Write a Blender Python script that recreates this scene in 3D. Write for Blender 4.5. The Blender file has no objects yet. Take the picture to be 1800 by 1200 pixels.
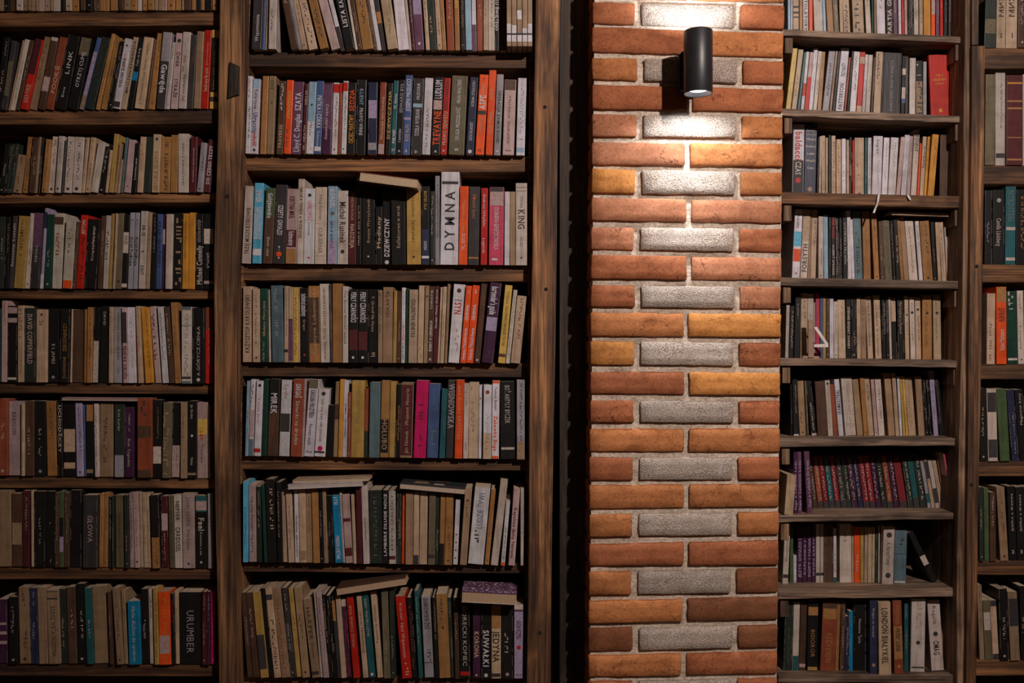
import bpy, bmesh, math, random
import numpy as np
from mathutils import Vector, Matrix
R_ = random.Random(7)
C = bpy.context.scene.collection
# ------------------------------------------------------------------ camera, world, light, exposure
D = 2.3          # camera to the face of the brick pillar, metres
F = 1600.0       # focal length in pixels of the 1800x1200 frame
CZ = 1.5         # eye height
sc = bpy.context.scene
cam = bpy.data.cameras.new('camera'); cam.sensor_width = 36; cam.lens = F * 36 / 1800
camo = bpy.data.objects.new('camera', cam); C.objects.link(camo)
camo.location = (0, -D, CZ); camo.rotation_euler = (math.pi / 2, 0, 0)
sc.camera = camo
w = bpy.data.worlds.new('room_ambience'); sc.world = w; w.use_nodes = True
w.node_tree.nodes['Background'].inputs[0].default_value = (1.0, 0.62, 0.42, 1)
w.node_tree.nodes['Background'].inputs[1].default_value = 0.038
def aim(o, tgt):
    o.rotation_euler = (Vector(tgt) - o.location).to_track_quat('-Z', 'Y').to_euler()
kl = bpy.data.lights.new('room_spot', 'SPOT'); kl.energy = 280; kl.color = (1.0, 0.87, 0.80)
kl.spot_size = math.radians(104); kl.spot_blend = 1.0; kl.shadow_soft_size = 0.035
ko = bpy.data.objects.new('room_spot', kl); C.objects.link(ko); ko.location = (1.22, -2.35, CZ + 1.50)
aim(ko, (0.30, 0, CZ + 0.30))
sc.view_settings.view_transform = 'Standard'; sc.view_settings.look = 'None'
sc.view_settings.exposure = 0.0; sc.view_settings.gamma = 1.0; sc.view_settings.use_curve_mapping = False

# ------------------------------------------------------------------ helpers
def P(px, py, Y):
    k = (D + Y) / F
    return Vector(((px - 900) * k, Y, CZ + (600 - py) * k))
def lerp(a, b, t): return a + (b - a) * t
def pl(pts, y):                                   # polyline of (y, x) pairs
    if y <= pts[0][0]: a, b = pts[0], pts[1]
    elif y >= pts[-1][0]: a, b = pts[-2], pts[-1]
    else:
        for a, b in zip(pts, pts[1:]):
            if a[0] <= y <= b[0]: break
    return lerp(a[1], b[1], (y - a[0]) / (b[0] - a[0]))
def empty(name, loc, label=None, cat=None, group=None):
    o = bpy.data.objects.new(name, None); C.objects.link(o); o.location = loc
    o.empty_display_size = 0.02
    if label: o['label'] = label
    if cat: o['category'] = cat
    if group: o['group'] = group
    return o
def mobj(name, verts, faces, mat, parent=None, cols=None, smooth=False, mats=None, midx=None):
    me = bpy.data.meshes.new(name)
    me.from_pydata([tuple(v) for v in verts], [], faces)
    if mats:
        for m in mats: me.materials.append(m)
        me.polygons.foreach_set('material_index', midx)
    else: me.materials.append(mat)
    if cols is not None:
        a = me.color_attributes.new('col', 'FLOAT_COLOR', 'POINT')
        c = np.ones((len(verts), 4), dtype=np.float32); c[:, :3] = np.asarray(cols, dtype=np.float32)
        a.data.foreach_set('color', c.ravel())
    if smooth: me.polygons.foreach_set('use_smooth', [True] * len(me.polygons))
    me.update()
    o = bpy.data.objects.new(name, me); C.objects.link(o)
    if parent: o.parent = parent
    return o
def quadbox(f4, b4):                              # front 4 corners and back 4 corners, each bl br tr tl
    v = list(f4) + list(b4)
    return v, [(0, 1, 2, 3), (5, 4, 7, 6), (4, 0, 3, 7), (1, 5, 6, 2), (3, 2, 6, 7), (4, 5, 1, 0)]
def bevel(o, wd, seg=2):
    m = o.modifiers.new('edge_wear', 'BEVEL'); m.width = wd; m.segments = seg; m.limit_method = 'ANGLE'

# ------------------------------------------------------------------ materials
def newmat(name, rough=0.6):
    m = bpy.data.materials.new(name); m.use_nodes = True
    nt = m.node_tree; b = nt.nodes['Principled BSDF']; b.inputs['Roughness'].default_value = rough
    return m, nt, b
def N(nt, t, **k):
    n = nt.nodes.new(t)
    for a, v in k.items(): setattr(n, a, v)
    return n
def noise(nt, vec, scale, detail=4, rough=.6):
    n = N(nt, 'ShaderNodeTexNoise'); n.inputs['Scale'].default_value = scale
    n.inputs['Detail'].default_value = detail; n.inputs['Roughness'].default_value = rough
    if vec: nt.links.new(vec, n.inputs['Vector'])
    return n
def mapping(nt, scale, loc=(0, 0, 0)):
    g = N(nt, 'ShaderNodeNewGeometry'); mp = N(nt, 'ShaderNodeMapping')
    mp.inputs['Scale'].default_value = scale; mp.inputs['Location'].default_value = loc
    nt.links.new(g.outputs['Position'], mp.inputs['Vector']); return mp.outputs[0]
def ramp(nt, fac, stops):
    r = N(nt, 'ShaderNodeValToRGB'); e = r.color_ramp.elements
    while len(e) < len(stops): e.new(.5)
    for q, (p, c) in zip(e, stops): q.position = p; q.color = (*c, 1) if len(c) == 3 else c
    nt.links.new(fac, r.inputs[0]); return r.outputs[0]
def mix(nt, blend, fac, a, b):
    m = N(nt, 'ShaderNodeMix', data_type='RGBA', blend_type=blend)
    if isinstance(fac, (int, float)): m.inputs['Factor'].default_value = fac
    else: nt.links.new(fac, m.inputs['Factor'])
    for s, v in ((m.inputs[6], a), (m.inputs[7], b)):
        if isinstance(v, tuple): s.default_value = (*v, 1)
        else: nt.links.new(v, s)
    return m.outputs[2]
def bump(nt, b, h, strength, dist):
    n = N(nt, 'ShaderNodeBump'); n.inputs['Strength'].default_value = strength; n.inputs['Distance'].default_value = dist
    nt.links.new(h, n.inputs['Height'])
    nt.links.new(n.outputs[0], b.inputs['Normal']); return n
def wood(name, axis, dark, midc, light, shift=0, spread=1.0):
    m, nt, b = newmat(name, .72)
    s = [26, 26, 26]; s[axis] = 1.3
    s2 = [160, 160, 160]; s2[axis] = 5
    s3 = [5, 5, 5]; s3[axis] = 2.2
    v1 = mapping(nt, s, (shift, shift * 2, 0)); v2 = mapping(nt, s2); v3 = mapping(nt, s3, (shift, 3, 1))
    n1 = noise(nt, v1, 1, 5, .65); n1.inputs['Distortion'].default_value = .7
    n2 = noise(nt, v2, 1, 3); n3 = noise(nt, v3, 1, 4, .7)
    c1 = ramp(nt, n1.outputs[0], [(.34, dark), (.5, midc), (.64, light)])
    c2 = ramp(nt, n2.outputs[0], [(.36, (.36, .31, .28)), (.58, (1.15, 1.1, 1.05))])
    c3 = ramp(nt, n3.outputs[0], [(.4, (.30, .26, .24)), (.5, (1, 1, 1)), (.66, (1.35, 1.25, 1.12))])
    c = mix(nt, 'MULTIPLY', 1.0, c1, c2); c = mix(nt, 'MULTIPLY', .8, c, c3)
    nt.links.new(c, b.inputs['Base Color'])
    ad = N(nt, 'ShaderNodeMath', operation='ADD'); nt.links.new(n1.outputs[0], ad.inputs[0]); nt.links.new(n2.outputs[0], ad.inputs[1])
    bump(nt, b, ad.outputs[0], .7, .0025)
    return m
WV = wood('old_post_wood', 2, (.06, .022, .008), (.23, .105, .04), (.46, .235, .10))
WL = wood('dark_post_wood', 2, (.04, .016, .007), (.145, .068, .028), (.30, .155, .068), 7)
WV2 = wood('pale_post_wood', 2, (.09, .05, .028), (.20, .12, .07), (.32, .20, .12), 5)
WH = wood('shelf_wood', 0, (.035, .014, .006), (.13, .058, .022), (.24, .115, .046), 2)
WG = wood('weathered_shelf_wood', 0, (.10, .068, .048), (.22, .15, .108), (.33, .24, .18), 9)
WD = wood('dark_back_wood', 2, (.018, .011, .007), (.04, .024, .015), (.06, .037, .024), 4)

def colmat(name, rough, lo, sc1, sc2, bumpd, spec=.5):
    m, nt, b = newmat(name, rough)
    a = N(nt, 'ShaderNodeAttribute', attribute_name='col')
    n1 = noise(nt, mapping(nt, sc1), 1, 4, .7); n2 = noise(nt, mapping(nt, sc2), 1, 3)
    c1 = ramp(nt, n1.outputs[0], [(.3, (lo, lo * .96, lo * .92)), (.55, (1, 1, 1)), (.8, (1.08, 1.06, 1.04))])
    c2 = ramp(nt, n2.outputs[0], [(.3, (lo + .06, lo + .03, lo)), (.6, (1, 1, 1))])
    c = mix(nt, 'MULTIPLY', 1.0, a.outputs['Color'], c1); c = mix(nt, 'MULTIPLY', 1.0, c, c2)
    nt.links.new(c, b.inputs['Base Color'])
    b.inputs['Specular IOR Level'].default_value = spec * .6
    bump(nt, b, n1.outputs[0], .5, bumpd)
    return m
MC = colmat('book_cover_card', .42, .72, (90, 90, 9), (14, 14, 30), .0012)
MPG = colmat('page_edges', .85, .66, (900, 900, 900), (500, 40, 500), .0008, .2)
MPR = colmat('spine_print', .5, .75, (120, 120, 120), (200, 200, 200), .0003)
MBR, nt, b = newmat('fired_brick', .85)
a = N(nt, 'ShaderNodeAttribute', attribute_name='col')
n1 = noise(nt, mapping(nt, (16, 16, 24)), 1, 6, .65); n2 = noise(nt, mapping(nt, (150, 150, 150)), 1, 5, .7)
n3 = noise(nt, mapping(nt, (30, 30, 70), (3, 1, 8)), 1, 5, .75)
c = mix(nt, 'MULTIPLY', 1.0, a.outputs['Color'], ramp(nt, n1.outputs[0], [(.28, (.62, .55, .5)), (.5, (1, 1, 1)), (.75, (1.18, 1.22, 1.22))]))
c = mix(nt, 'MULTIPLY', 1.0, c, ramp(nt, n2.outputs[0], [(.3, (.62, .58, .55)), (.5, (1, 1, 1)), (.8, (1.12, 1.12, 1.12))]))
c = mix(nt, 'MULTIPLY', .8, c, ramp(nt, n3.outputs[0], [(.26, (.3, .24, .22)), (.36, (1, 1, 1))]))
vo = N(nt, 'ShaderNodeTexVoronoi', feature='DISTANCE_TO_EDGE'); vo.inputs['Scale'].default_value = 1
wn = noise(nt, mapping(nt, (40, 40, 40)), 1, 3); pm = mapping(nt, (9, 9, 15)); va = N(nt, 'ShaderNodeVectorMath', operation='MULTIPLY_ADD')
nt.links.new(wn.outputs['Color'], va.inputs[0]); va.inputs[1].default_value = (.9, .9, .9); nt.links.new(pm, va.inputs[2]); nt.links.new(va.outputs[0], vo.inputs['Vector'])
mk = noise(nt, mapping(nt, (7, 7, 11), (5, 2, 9)), 1, 2)
ck = ramp(nt, vo.outputs[0], [(.0, (.25, .2, .18)), (.022, (1, 1, 1))])
c = mix(nt, 'MULTIPLY', ramp(nt, mk.outputs[0], [(.5, (0, 0, 0)), (.58, (1, 1, 1))]), c, ck)
nt.links.new(c, b.inputs['Base Color']); b.inputs['Specular IOR Level'].default_value = .25
ad = N(nt, 'ShaderNodeMath', operation='ADD'); nt.links.new(n2.outputs[0], ad.inputs[0]); nt.links.new(n3.outputs[0], ad.inputs[1])
bump(nt, b, ad.outputs[0], .6, .0014)
MWB, nt, b = newmat('pale_rough_brick', .9)
a = N(nt, 'ShaderNodeAttribute', attribute_name='col')
n1 = noise(nt, mapping(nt, (330, 330, 360)), 1, 3, .6); n2 = noise(nt, mapping(nt, (22, 22, 22)), 1, 4)
c = mix(nt, 'MULTIPLY', 1.0, a.outputs['Color'], ramp(nt, n1.outputs[0], [(.38, (.55, .46, .40)), (.5, (.92, .9, .88)), (.62, (1.2, 1.18, 1.16))]))
c = mix(nt, 'MULTIPLY', 1.0, c, ramp(nt, n2.outputs[0], [(.3, (.82, .78, .75)), (.6, (1, 1, 1))]))
nt.links.new(c, b.inputs['Base Color']); b.inputs['Specular IOR Level'].default_value = .2
bump(nt, b, n1.outputs[0], 1.0, .005)
MMO, nt, b = newmat('lime_mortar', .95)
n1 = noise(nt, mapping(nt, (120, 120, 160)), 1, 5, .7); n2 = noise(nt, mapping(nt, (9, 9, 40)), 1, 4)
c = ramp(nt, n1.outputs[0], [(.3, (.30, .225, .17)), (.5, (.56, .47, .39)), (.7, (.74, .66, .58))])
c = mix(nt, 'MULTIPLY', 1.0, c, ramp(nt, n2.outputs[0], [(.35, (.7, .64, .58)), (.6, (1.1, 1.08, 1.05))]))
nt.links.new(c, b.inputs['Base Color']); bump(nt, b, n1.outputs[0], .8, .003)
def plain(name, col, rough, metal=0, emit=None):
    m, nt, b = newmat(name, rough)
    n = noise(nt, mapping(nt, (60, 60, 60)), 1, 3)
    c = ramp(nt, n.outputs[0], [(.3, tuple(x * .8 for x in col)), (.7, tuple(min(1, x * 1.1) for x in col))])
    nt.links.new(c, b.inputs['Base Color']); b.inputs['Metallic'].default_value = metal
    if emit:
        b.inputs['Emission Color'].default_value = (*emit[0], 1); b.inputs['Emission Strength'].default_value = emit[1]
    return m
MBK = plain('black_powder_coat', (.02, .019, .022), .42)
MHOLE = plain('dark_hole', (.006, .004, .003), .9)
MWHITE = plain('white_reflector', (.8, .8, .82), .3)
MRING = plain('grey_metal_ring', (.22, .22, .24), .35)
MGL = plain('lamp_glow', (.9, .9, .95), .5, 0, ((.9, .95, 1.0), 9.0))
MPL = plain('dark_plaster', (.05, .032, .022), .9)
MFL = plain('brown_floorboards', (.10, .06, .035), .6)
MRB = plain('white_satin', (.62, .58, .56), .5)
MWP = plain('white_plastic', (.72, .66, .6), .4)
MCB = plain('brown_cardboard', (.34, .21, .14), .8)

# ------------------------------------------------------------------ the setting
def panel(name, x0, x1, Y0, Y1, z0, z1, m, parent=None, kind=None):
    f = [Vector((x0, Y0, z0)), Vector((x1, Y0, z0)), Vector((x1, Y0, z1)), Vector((x0, Y0, z1))]
    bk = [Vector((v.x, Y1, v.z)) for v in f]
    v, fc = quadbox(f, bk); o = mobj(name, v, fc, m, parent)
    if kind: o['kind'] = kind
    return o
panel('wall_back', -2.6, 2.6, .66, .74, 0, 3.0, MPL, kind='structure')
panel('floor', -2.6, 2.6, -3.6, .74, -.05, 0, MFL, kind='structure')

# brick pillar: mortar core with each brick as its own piece
PLX = [(0, 1042), (1200, 1034)]; PRX = [(0, 1379), (1200, 1367)]
def prism(pts_y, lx, rx, Y0, Y1):                 # slanted slab between two polylines in the picture of plane Y0
    v = []; f = []
    for y in pts_y:
        a = P(pl(lx, y), y, Y0); c_ = P(pl(rx, y), y, Y0)
        v += [a, c_, Vector((c_.x, Y1, c_.z)), Vector((a.x, Y1, a.z))]
    n = len(pts_y)
    for i in range(n - 1):
        for k in range(4):
            f.append((4 * i + k, 4 * i + (k + 1) % 4, 4 * i + 4 + (k + 1) % 4, 4 * i + 4 + k))
    f.append((3, 2, 1, 0)); f.append((4 * n - 4, 4 * n - 3, 4 * n - 2, 4 * n - 1))
    return v, [tuple(reversed(q)) for q in f]
v, f = prism([-400, 0, 600, 1200, 1640], [(0, 1045), (1200, 1037)], [(0, 1377), (1200, 1365)], .0105, .31)
pillar = mobj('wall_pillar', v, f, MMO); pillar['kind'] = 'structure'
pillar['label'] = 'square brick pillar of red and pale bricks between two bookcases'
BC = {'o': (.46, .17, .06), 'r': (.37, .12, .050), 'a': (.52, .21, .055), 'p': (.44, .175, .09), 'd': (.22, .080, .035), 'w': (.58, .49, .43)}
def brick(xl0, xr0, yl0, yl1, yr0, yr1, XL, XR, dep, col, rough=.0007):
    # front face grid between picture edges; x edges given as functions of y
    nx = max(4, int((xr0 - xl0) / 14)); nz = 5
    v = []; f = []; base = np.array(BC[col]) * R_.uniform(.86, 1.12)
    off = R_.uniform(-.002, .0025)
    ph = [R_.uniform(0, 6.28) for _ in range(6)]
    ex = 2.2 / (xr0 - xl0)
    for j in range(nz + 1):
        for i in range(nx + 1):
            s, t = i / nx, j / nz
            s = 0 if i == 0 else 1 if i == nx else ex + (1 - 2 * ex) * (i - 1) / (nx - 2)
            t = 0 if j == 0 else 1 if j == nz else .055 + .89 * (j - 1) / (nz - 2)
            x = lerp(xl0, xr0, s); yt = lerp(yl0, yr0, s); yb = lerp(yl1, yr1, s)
            y = lerp(yb, yt, t); x = x + XL(y) * (1 - s) + XR(y) * s
            e = (i in (0, nx)) or (j in (0, nz))
            if e:
                x += R_.uniform(-.9, .9); y += R_.uniform(-.9, .9)
                if i == 0 and j in (0, nz): x += 1.6
                if i == nx and j in (0, nz): x -= 1.6
            dY = off + (.0045 if e else R_.uniform(-rough, rough))
            if R_.random() < .05: dY += .003
            q = P(x, y, 0); q.y = dY; v.append(q)
    W_ = nx + 1
    for j in range(nz):
        for i in range(nx):
            f.append((j * W_ + i, j * W_ + i + 1, (j + 1) * W_ + i + 1, (j + 1) * W_ + i))
    ring = [i for i in range(nx)] + [j * W_ + nx for j in range(nz)] + [nz * W_ + i for i in range(nx, 0, -1)] + [j * W_ for j in range(nz, 0, -1)]
    b0 = len(v)
    for k in ring:
        q = v[k].copy(); q.y = dep; v.append(q)
    n = len(ring)
    for k in range(n): f.append((ring[k], b0 + k, b0 + (k + 1) % n, ring[(k + 1) % n]))
    cols = [base * R_.uniform(.93, 1.07) for _ in v]
    o = mobj('brick', v, f, MWB if col == 'w' else MBR, pillar, cols, smooth=False)
    o.data.polygons.foreach_set('use_smooth', [k < nx * nz for k in range(len(f))])
    return o
zl = lambda y: pl(PLX, y) - 1042
zr = lambda y: pl(PRX, y) - 1379
zm = lambda y: -8.5 * y / 1200
# course: kind, left top/bottom, right top/bottom, colours
COURSES = [('H', -95, -54, -88, -46, 'rr'), ('S', -46, -5, -38, 3, 'ro'), ('H', 2, 40, 9.5, 51, 'rr'), ('S', 46, 91, 57, 100, 'ro'), ('H', 100, 139, 107, 148, 'or'),
 ('S', 148, 191, 156, 197, 'rr'), ('H', 200, 239, 205, 243, 'po'), ('S', 250, 289, 253, 293, 'po'), ('H', 296, 339, 303, 343, 'ao'),
 ('S', 347, 387, 353, 392, 'pp'), ('H', 399, 438, 402, 443, 'pr'), ('S', 447, 490, 453, 493, 'rp'), ('H', 501, 539, 504, 543, 'rp'),
 ('S', 548.5, 591, 552, 593, 'oa'), ('H', 599, 641, 603, 643.5, 'ar'), ('S', 653, 692, 655, 695, 'ra'), ('H', 704, 742, 705, 744, 'rr'),
 ('S', 754, 794, 753, 795, 'oo'), ('H', 804, 845, 804, 843, 'rr'), ('S', 853, 895, 851, 891, 'oo'), ('H', 905, 944, 900, 940, 'oo'),
 ('S', 957, 995, 950, 993, 'rr'), ('H', 1006, 1046, 999.6, 1042, 'od'), ('S', 1057, 1096, 1050, 1089, 'od'), ('H', 1105, 1146, 1099, 1138, 'dd'),
 ('S', 1153, 1191, 1146, 1185, 'or'), ('H', 1199, 1239, 1193, 1233, 'rr'), ('S', 1246, 1286, 1240, 1280, 'or')]
def sidebox(y0, y1, Ya, Yb):
    a, b_ = P(pl(PLX, y1) + .5, y1, 0), P(pl(PLX, y0) + .5, y0, 0)
    j = R_.uniform(-.002, .002)
    x0 = min(a.x, b_.x) + j; x1 = x0 + .05
    fr = [Vector((x0, Ya, a.z)), Vector((x1, Ya, a.z)), Vector((x1, Ya, b_.z)), Vector((x0, Ya, b_.z))]
    v, f = quadbox(fr, [Vector((q.x, Yb, q.z)) for q in fr])
    mobj('brick', v, f, MBR, pillar, [np.array(BC[R_.choice('rrd')])] * 8)
for k, (kd, lt, lb, rt, rb, cc) in enumerate(COURSES):
    Y = lambda x: (lerp(lt, rt, (x - 1042) / 337), lerp(lb, rb, (x - 1042) / 337))
    if kd == 'H':
        j = R_.uniform(-3, 3)
        for x0, x1, XL, XR, cl in ((1042, 1119 + j, zl, zm, cc[0]), (1131 + j, 1294.5 + j, zm, zm, 'w'), (1305 + j, 1379, zm, zr, cc[1])):
            a0, a1 = Y(x0); c0, c1 = Y(x1)
            if cl == 'w' and k in (23, 24): a0 += 1
            brick(x0, x1, a0, a1, c0, c1, XL, XR, .10 if cl == 'w' else .245, cl, .0012 if cl == 'w' else .0006)
        sidebox(lt, lb, .256, .31)
    else:
        j = R_.uniform(-3, 3)
        for x0, x1, XL, XR, cl in ((1042, 1209 + j, zl, zm, cc[0]), (1218 + j, 1379, zm, zr, cc[1])):
            a0, a1 = Y(x0); c0, c1 = Y(x1)
            brick(x0, x1, a0, a1, c0, c1, XL, XR, .12, cl)
        sidebox(lt, lb, .131, .25)

# ------------------------------------------------------------------ bookcases
def post(name, ys, lx, rx, Y0, Y1, m, parent, wob=1.0):
    v = []; f = []
    for y in ys:
        a = P(pl(lx, y) + R_.uniform(-wob, wob), y, Y0); c_ = P(pl(rx, y) + R_.uniform(-wob, wob), y, Y0)
        v += [a, c_, Vector((c_.x, Y1, c_.z)), Vector((a.x, Y1, a.z))]
    n = len(ys)
    for i in range(n - 1):
        for k in range(4):
            f.append((4 * i + k, 4 * i + 4 + k, 4 * i + 4 + (k + 1) % 4, 4 * i + (k + 1) % 4))
    f.append((0, 1, 2, 3)); f.append((4 * n - 1, 4 * n - 2, 4 * n - 3, 4 * n - 4))
    o = mobj(name, v, f, m, parent); bevel(o, .0025); return o
def board(x0, x1, yl, yr, bl, br, Y0, Y1, m, parent, name='shelf', n=10, wob=.5, Yref=None):
    # front edge between picture lines (top yl..yr, bottom bl..br) seen at plane Yref
    Yr = Y0 if Yref is None else Yref
    v = []; f = []
    for i in range(n + 1):
        s = i / n; x = lerp(x0, x1, s)
        a = P(x, lerp(bl, br, s) + R_.uniform(-wob, wob), Yr); t = P(x, lerp(yl, yr, s), Yr)
        jy = R_.uniform(-.0015, .0015)
        v += [Vector((a.x, Y0 + jy + .001, a.z)), Vector((t.x, Y0 + jy, t.z)), Vector((t.x, Y1, t.z)), Vector((a.x, Y1, a.z))]
    for i in range(n):
        for k in range(4):
            f.append((4 * i + k, 4 * i + (k + 1) % 4, 4 * i + 4 + (k + 1) % 4, 4 * i + 4 + k))
    f.append((3, 2, 1, 0)); f.append((4 * n, 4 * n + 1, 4 * n + 2, 4 * n + 3))
    f = [tuple(reversed(q)) for q in f]
    o = mobj(name, v, f, m, parent); bevel(o, .0018); return o
def disc(name, px, py, r, Y, m, parent, dep=.002):
    v = []; f = []; c0 = P(px, py, Y); n = 14
    for q in (0, 1):
        for k in range(n):
            a_ = 2 * math.pi * k / n; v.append(Vector((c0.x + r * math.cos(a_), Y + q * dep, c0.z + r * math.sin(a_))))
    f.append(tuple(range(n))); f += [(k, k + n, (k + 1) % n + n, (k + 1) % n) for k in range(n)]
    return mobj(name, v, f, m, parent)
def cz(v): return v
ys = [-380, 0, 150, 300, 450, 600, 750, 900, 1050, 1200, 1640]
SURF = {}
def surf(row, px, Yp):                            # shelf surface height under picture column px
    x0, y0, x1, y1, Ys = SURF[row]
    return P(px, lerp(y0, y1, (px - x0) / (x1 - x0)), Ys).z
LP_L = [(0, 385), (190, 383), (330, 380), (500, 375), (700, 376), (850, 377), (1000, 380), (1150, 383)]
LP_R = [(0, 430), (150, 428), (300, 423), (500, 416), (700, 415), (850, 415), (1000, 417), (1150, 419)]
bcL = empty('bookcase', P(180, 1643, .1), 'dark wooden bookcase at the left edge, eight shelves of worn books', 'bookcase', 'old timber bookcases')
bcM = empty('bookcase', P(680, 1643, .1), 'tall dark bookcase left of the brick pillar, between two thick timber posts', 'bookcase', 'old timber bookcases')
bcR = empty('bookcase', P(1530, 1643, .4), 'narrow recessed bookcase right of the brick pillar with uneven greyish shelves', 'bookcase', 'old timber bookcases')
bcF = empty('bookcase', P(1770, 1643, .1), 'bookcase at the right edge of the view behind a double timber post', 'bookcase', 'old timber bookcases')
def par(o, p):                                    # keep world placement under an unrotated empty
    o.parent = p; o.location = -p.location; return o
def PP(fn, parent, *a, **k): return par(fn(*a, parent=None, **k), parent)
PP(post, bcM, 'post', ys, LP_L, LP_R, -.025, .24, WL)
PP(post, bcM, 'post', ys, [(0, 941), (200, 938.5), (400, 936), (600, 933), (800, 930), (1000, 928), (1200, 926)],
   [(0, 985), (200, 981), (400, 979), (600, 976), (800, 972), (1000, 970), (1200, 968)], -.025, .24, WV)
PP(post, bcM, 'side_panel', ys, [(0, 931), (600, 928), (1200, 921)], [(0, 941), (600, 935), (1200, 928)], .012, .24, WH, wob=.4)
PP(post, bcM, 'side_panel', ys, [(0, 431), (300, 423), (600, 416), (1200, 418)], [(0, 441), (300, 432), (600, 424), (1200, 425)], .012, .24, WH, wob=.4)
for q in ((958, 188), (960, 508), (949, 1112)): PP(disc, bcM, 'nail_hole', q[0], q[1], .0045, -.0262, MHOLE)
PP(disc, bcM, 'nail_hole', 399, 345, .005, -.0262, MHOLE)
v, f = quadbox([P(401, 172, -.033), P(417, 166, -.033), P(419, 120, -.033), P(404, 112, -.033)], [P(399, 176, -.02), P(424, 170, -.02), P(424, 116, -.02), P(402, 106, -.02)])
par(mobj('wooden_wedge', v, f, WD), bcM)
MS = [(-85, -83, -60, -57), (87, 89, 112, 116), (270, 273, 297, 300), (463, 466, 491, 494), (636, 639, 661, 664), (801, 807, 827, 829), (987, 994, 1008, 1012), (1190, 1192, 1214, 1216)]
for i, (a, b_, c0, d) in enumerate(MS):
    PP(board, bcM, 420, 940, a, b_, c0, d, .020, .24, WH, Yref=.0)
    SURF['M%d' % (i - 1)] = (420, a, 940, b_, .0)
LS = [(-152, -152, -128, -128), (19, 18, 45, 43), (194, 191, 219, 216), (339.5, 338, 357, 355), (507, 508, 524, 525), (671, 674, 691, 693), (835, 841, 857, 860), (995, 999, 1019, 1020), (1166, 1167, 1189, 1191)]
for i, (a, b_, c0, d) in enumerate(LS):
    PP(board, bcL, -160, 388, a, b_, c0, d, .008, .24, WH, Yref=.0)
    SURF['L%d' % (i - 1)] = (-160, a + (a - b_) * .4, 388, b_, .0)
FY = .27
FS = [(-110, -110, -80, -80), (82, 83, 118, 119), (289, 290, 322, 324), (464, 465, 495, 496), (640, 639, 667, 666), (811, 811, 838, 838), (987, 987, 1012, 1013), (1162, 1162, 1190, 1190)]
for i, (a, b_, c0, d) in enumerate(FS):
    PP(board, bcF, 1706, 1960, a, b_, c0, d, FY + .012, .57, WH, Yref=FY, n=5)
    SURF['F%d' % (i - 1)] = (1706, a, 1960, b_, FY)
PP(post, bcF, 'post', ys, [(0, 1697), (300, 1694), (600, 1690), (900, 1684), (1200, 1682)], [(0, 1709), (400, 1706), (700, 1701), (1200, 1698)], FY + .005, .58, WV2, wob=.8)
PP(post, bcF, 'post', [80] + ys[2:], [(0, 1710), (400, 1707), (700, 1702), (1200, 1699)], [(0, 1733), (400, 1729), (700, 1724), (1000, 1719), (1200, 1716)], FY - .012, .57, WL, wob=.6)
PP(post, bcF, 'post', [-380, 40, 79], [(0, 1710), (400, 1707)], [(0, 1721), (400, 1718)], FY - .008, .57, WV2, wob=.6)
for q in ((1717, 468), (1708, 852)): PP(disc, bcF, 'nail_hole', q[0], q[1], .005, FY - .0132, MHOLE)
for bc, x0, x1, Ya in ((bcL, -160, 388, .242), (bcM, 400, 980, .242), (bcF, 1690, 1940, .58)):
    kx = lambda x: (x - 900) * D / F
    par(panel('back_panel', kx(x0), kx(x1), Ya, Ya + .012, .02, 2.9, WD), bc)
par(panel('filler_board', P(984, 0, .12).x, P(1040, 0, .12).x, .12, .14, .02, 2.9, WD), bcM)
# recessed bookcase: front edge plane .30
RY = .30
RS = [(-92, -80, -80, -68, WG), (51, 64, 62, 75, WG), (190, 204, 203, 216, WG), (337, 345, 357, 366, WH), (487, 494, 501, 508, WG), (629, 633, 642, 646, WG),
      (770, 770, 785, 783, WG), (906, 901, 918, 912, WG), (1039, 1033, 1053, 1048, WG), (1186, 1187, 1200, 1201, WG)]
for i, (a, b_, c0, d, m_) in enumerate(RS):
    PP(board, bcR, 1368, 1694, a, b_, c0, d, RY, .57, m_, wob=.9)
    SURF['R%d' % (i - 1)] = (1368, a, 1694, b_, RY)
    if i < 9:
        cx = lerp(1381, 1372, i / 8); rx = lerp(1681, 1674, i / 8)
        for x0, hh in ((cx, 30), (rx, 30)):
            y0 = (c0 if x0 < 1500 else d) + 1.5
            fr = [P(x0, y0 + hh, RY + .012), P(x0 + 14, y0 + hh, RY + .012), P(x0 + 14, y0, RY + .012), P(x0, y0, RY + .012)]
            v, f = quadbox(fr, [Vector((q.x, .57, q.z)) for q in fr])
            o = par(mobj('shelf_support', v, f, WV2), bcR); bevel(o, .002)
            o['label'] = 'short pale wooden block under the shelf end'
a = P(1385, 0, RY).x
for nm, xa, xb in (('side_panel', P(1360, 0, RY).x, P(1366, 0, RY).x), ('side_panel', P(1693, 0, RY).x, P(1697, 0, RY).x)):
    par(panel(nm, xa, xb, RY + .02, .60, .02, 2.9, WV2), bcR)
par(panel('back_panel', P(1340, 0, RY).x, P(1706, 0, RY).x, .58, .595, .02, 2.9, WD), bcR)

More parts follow.
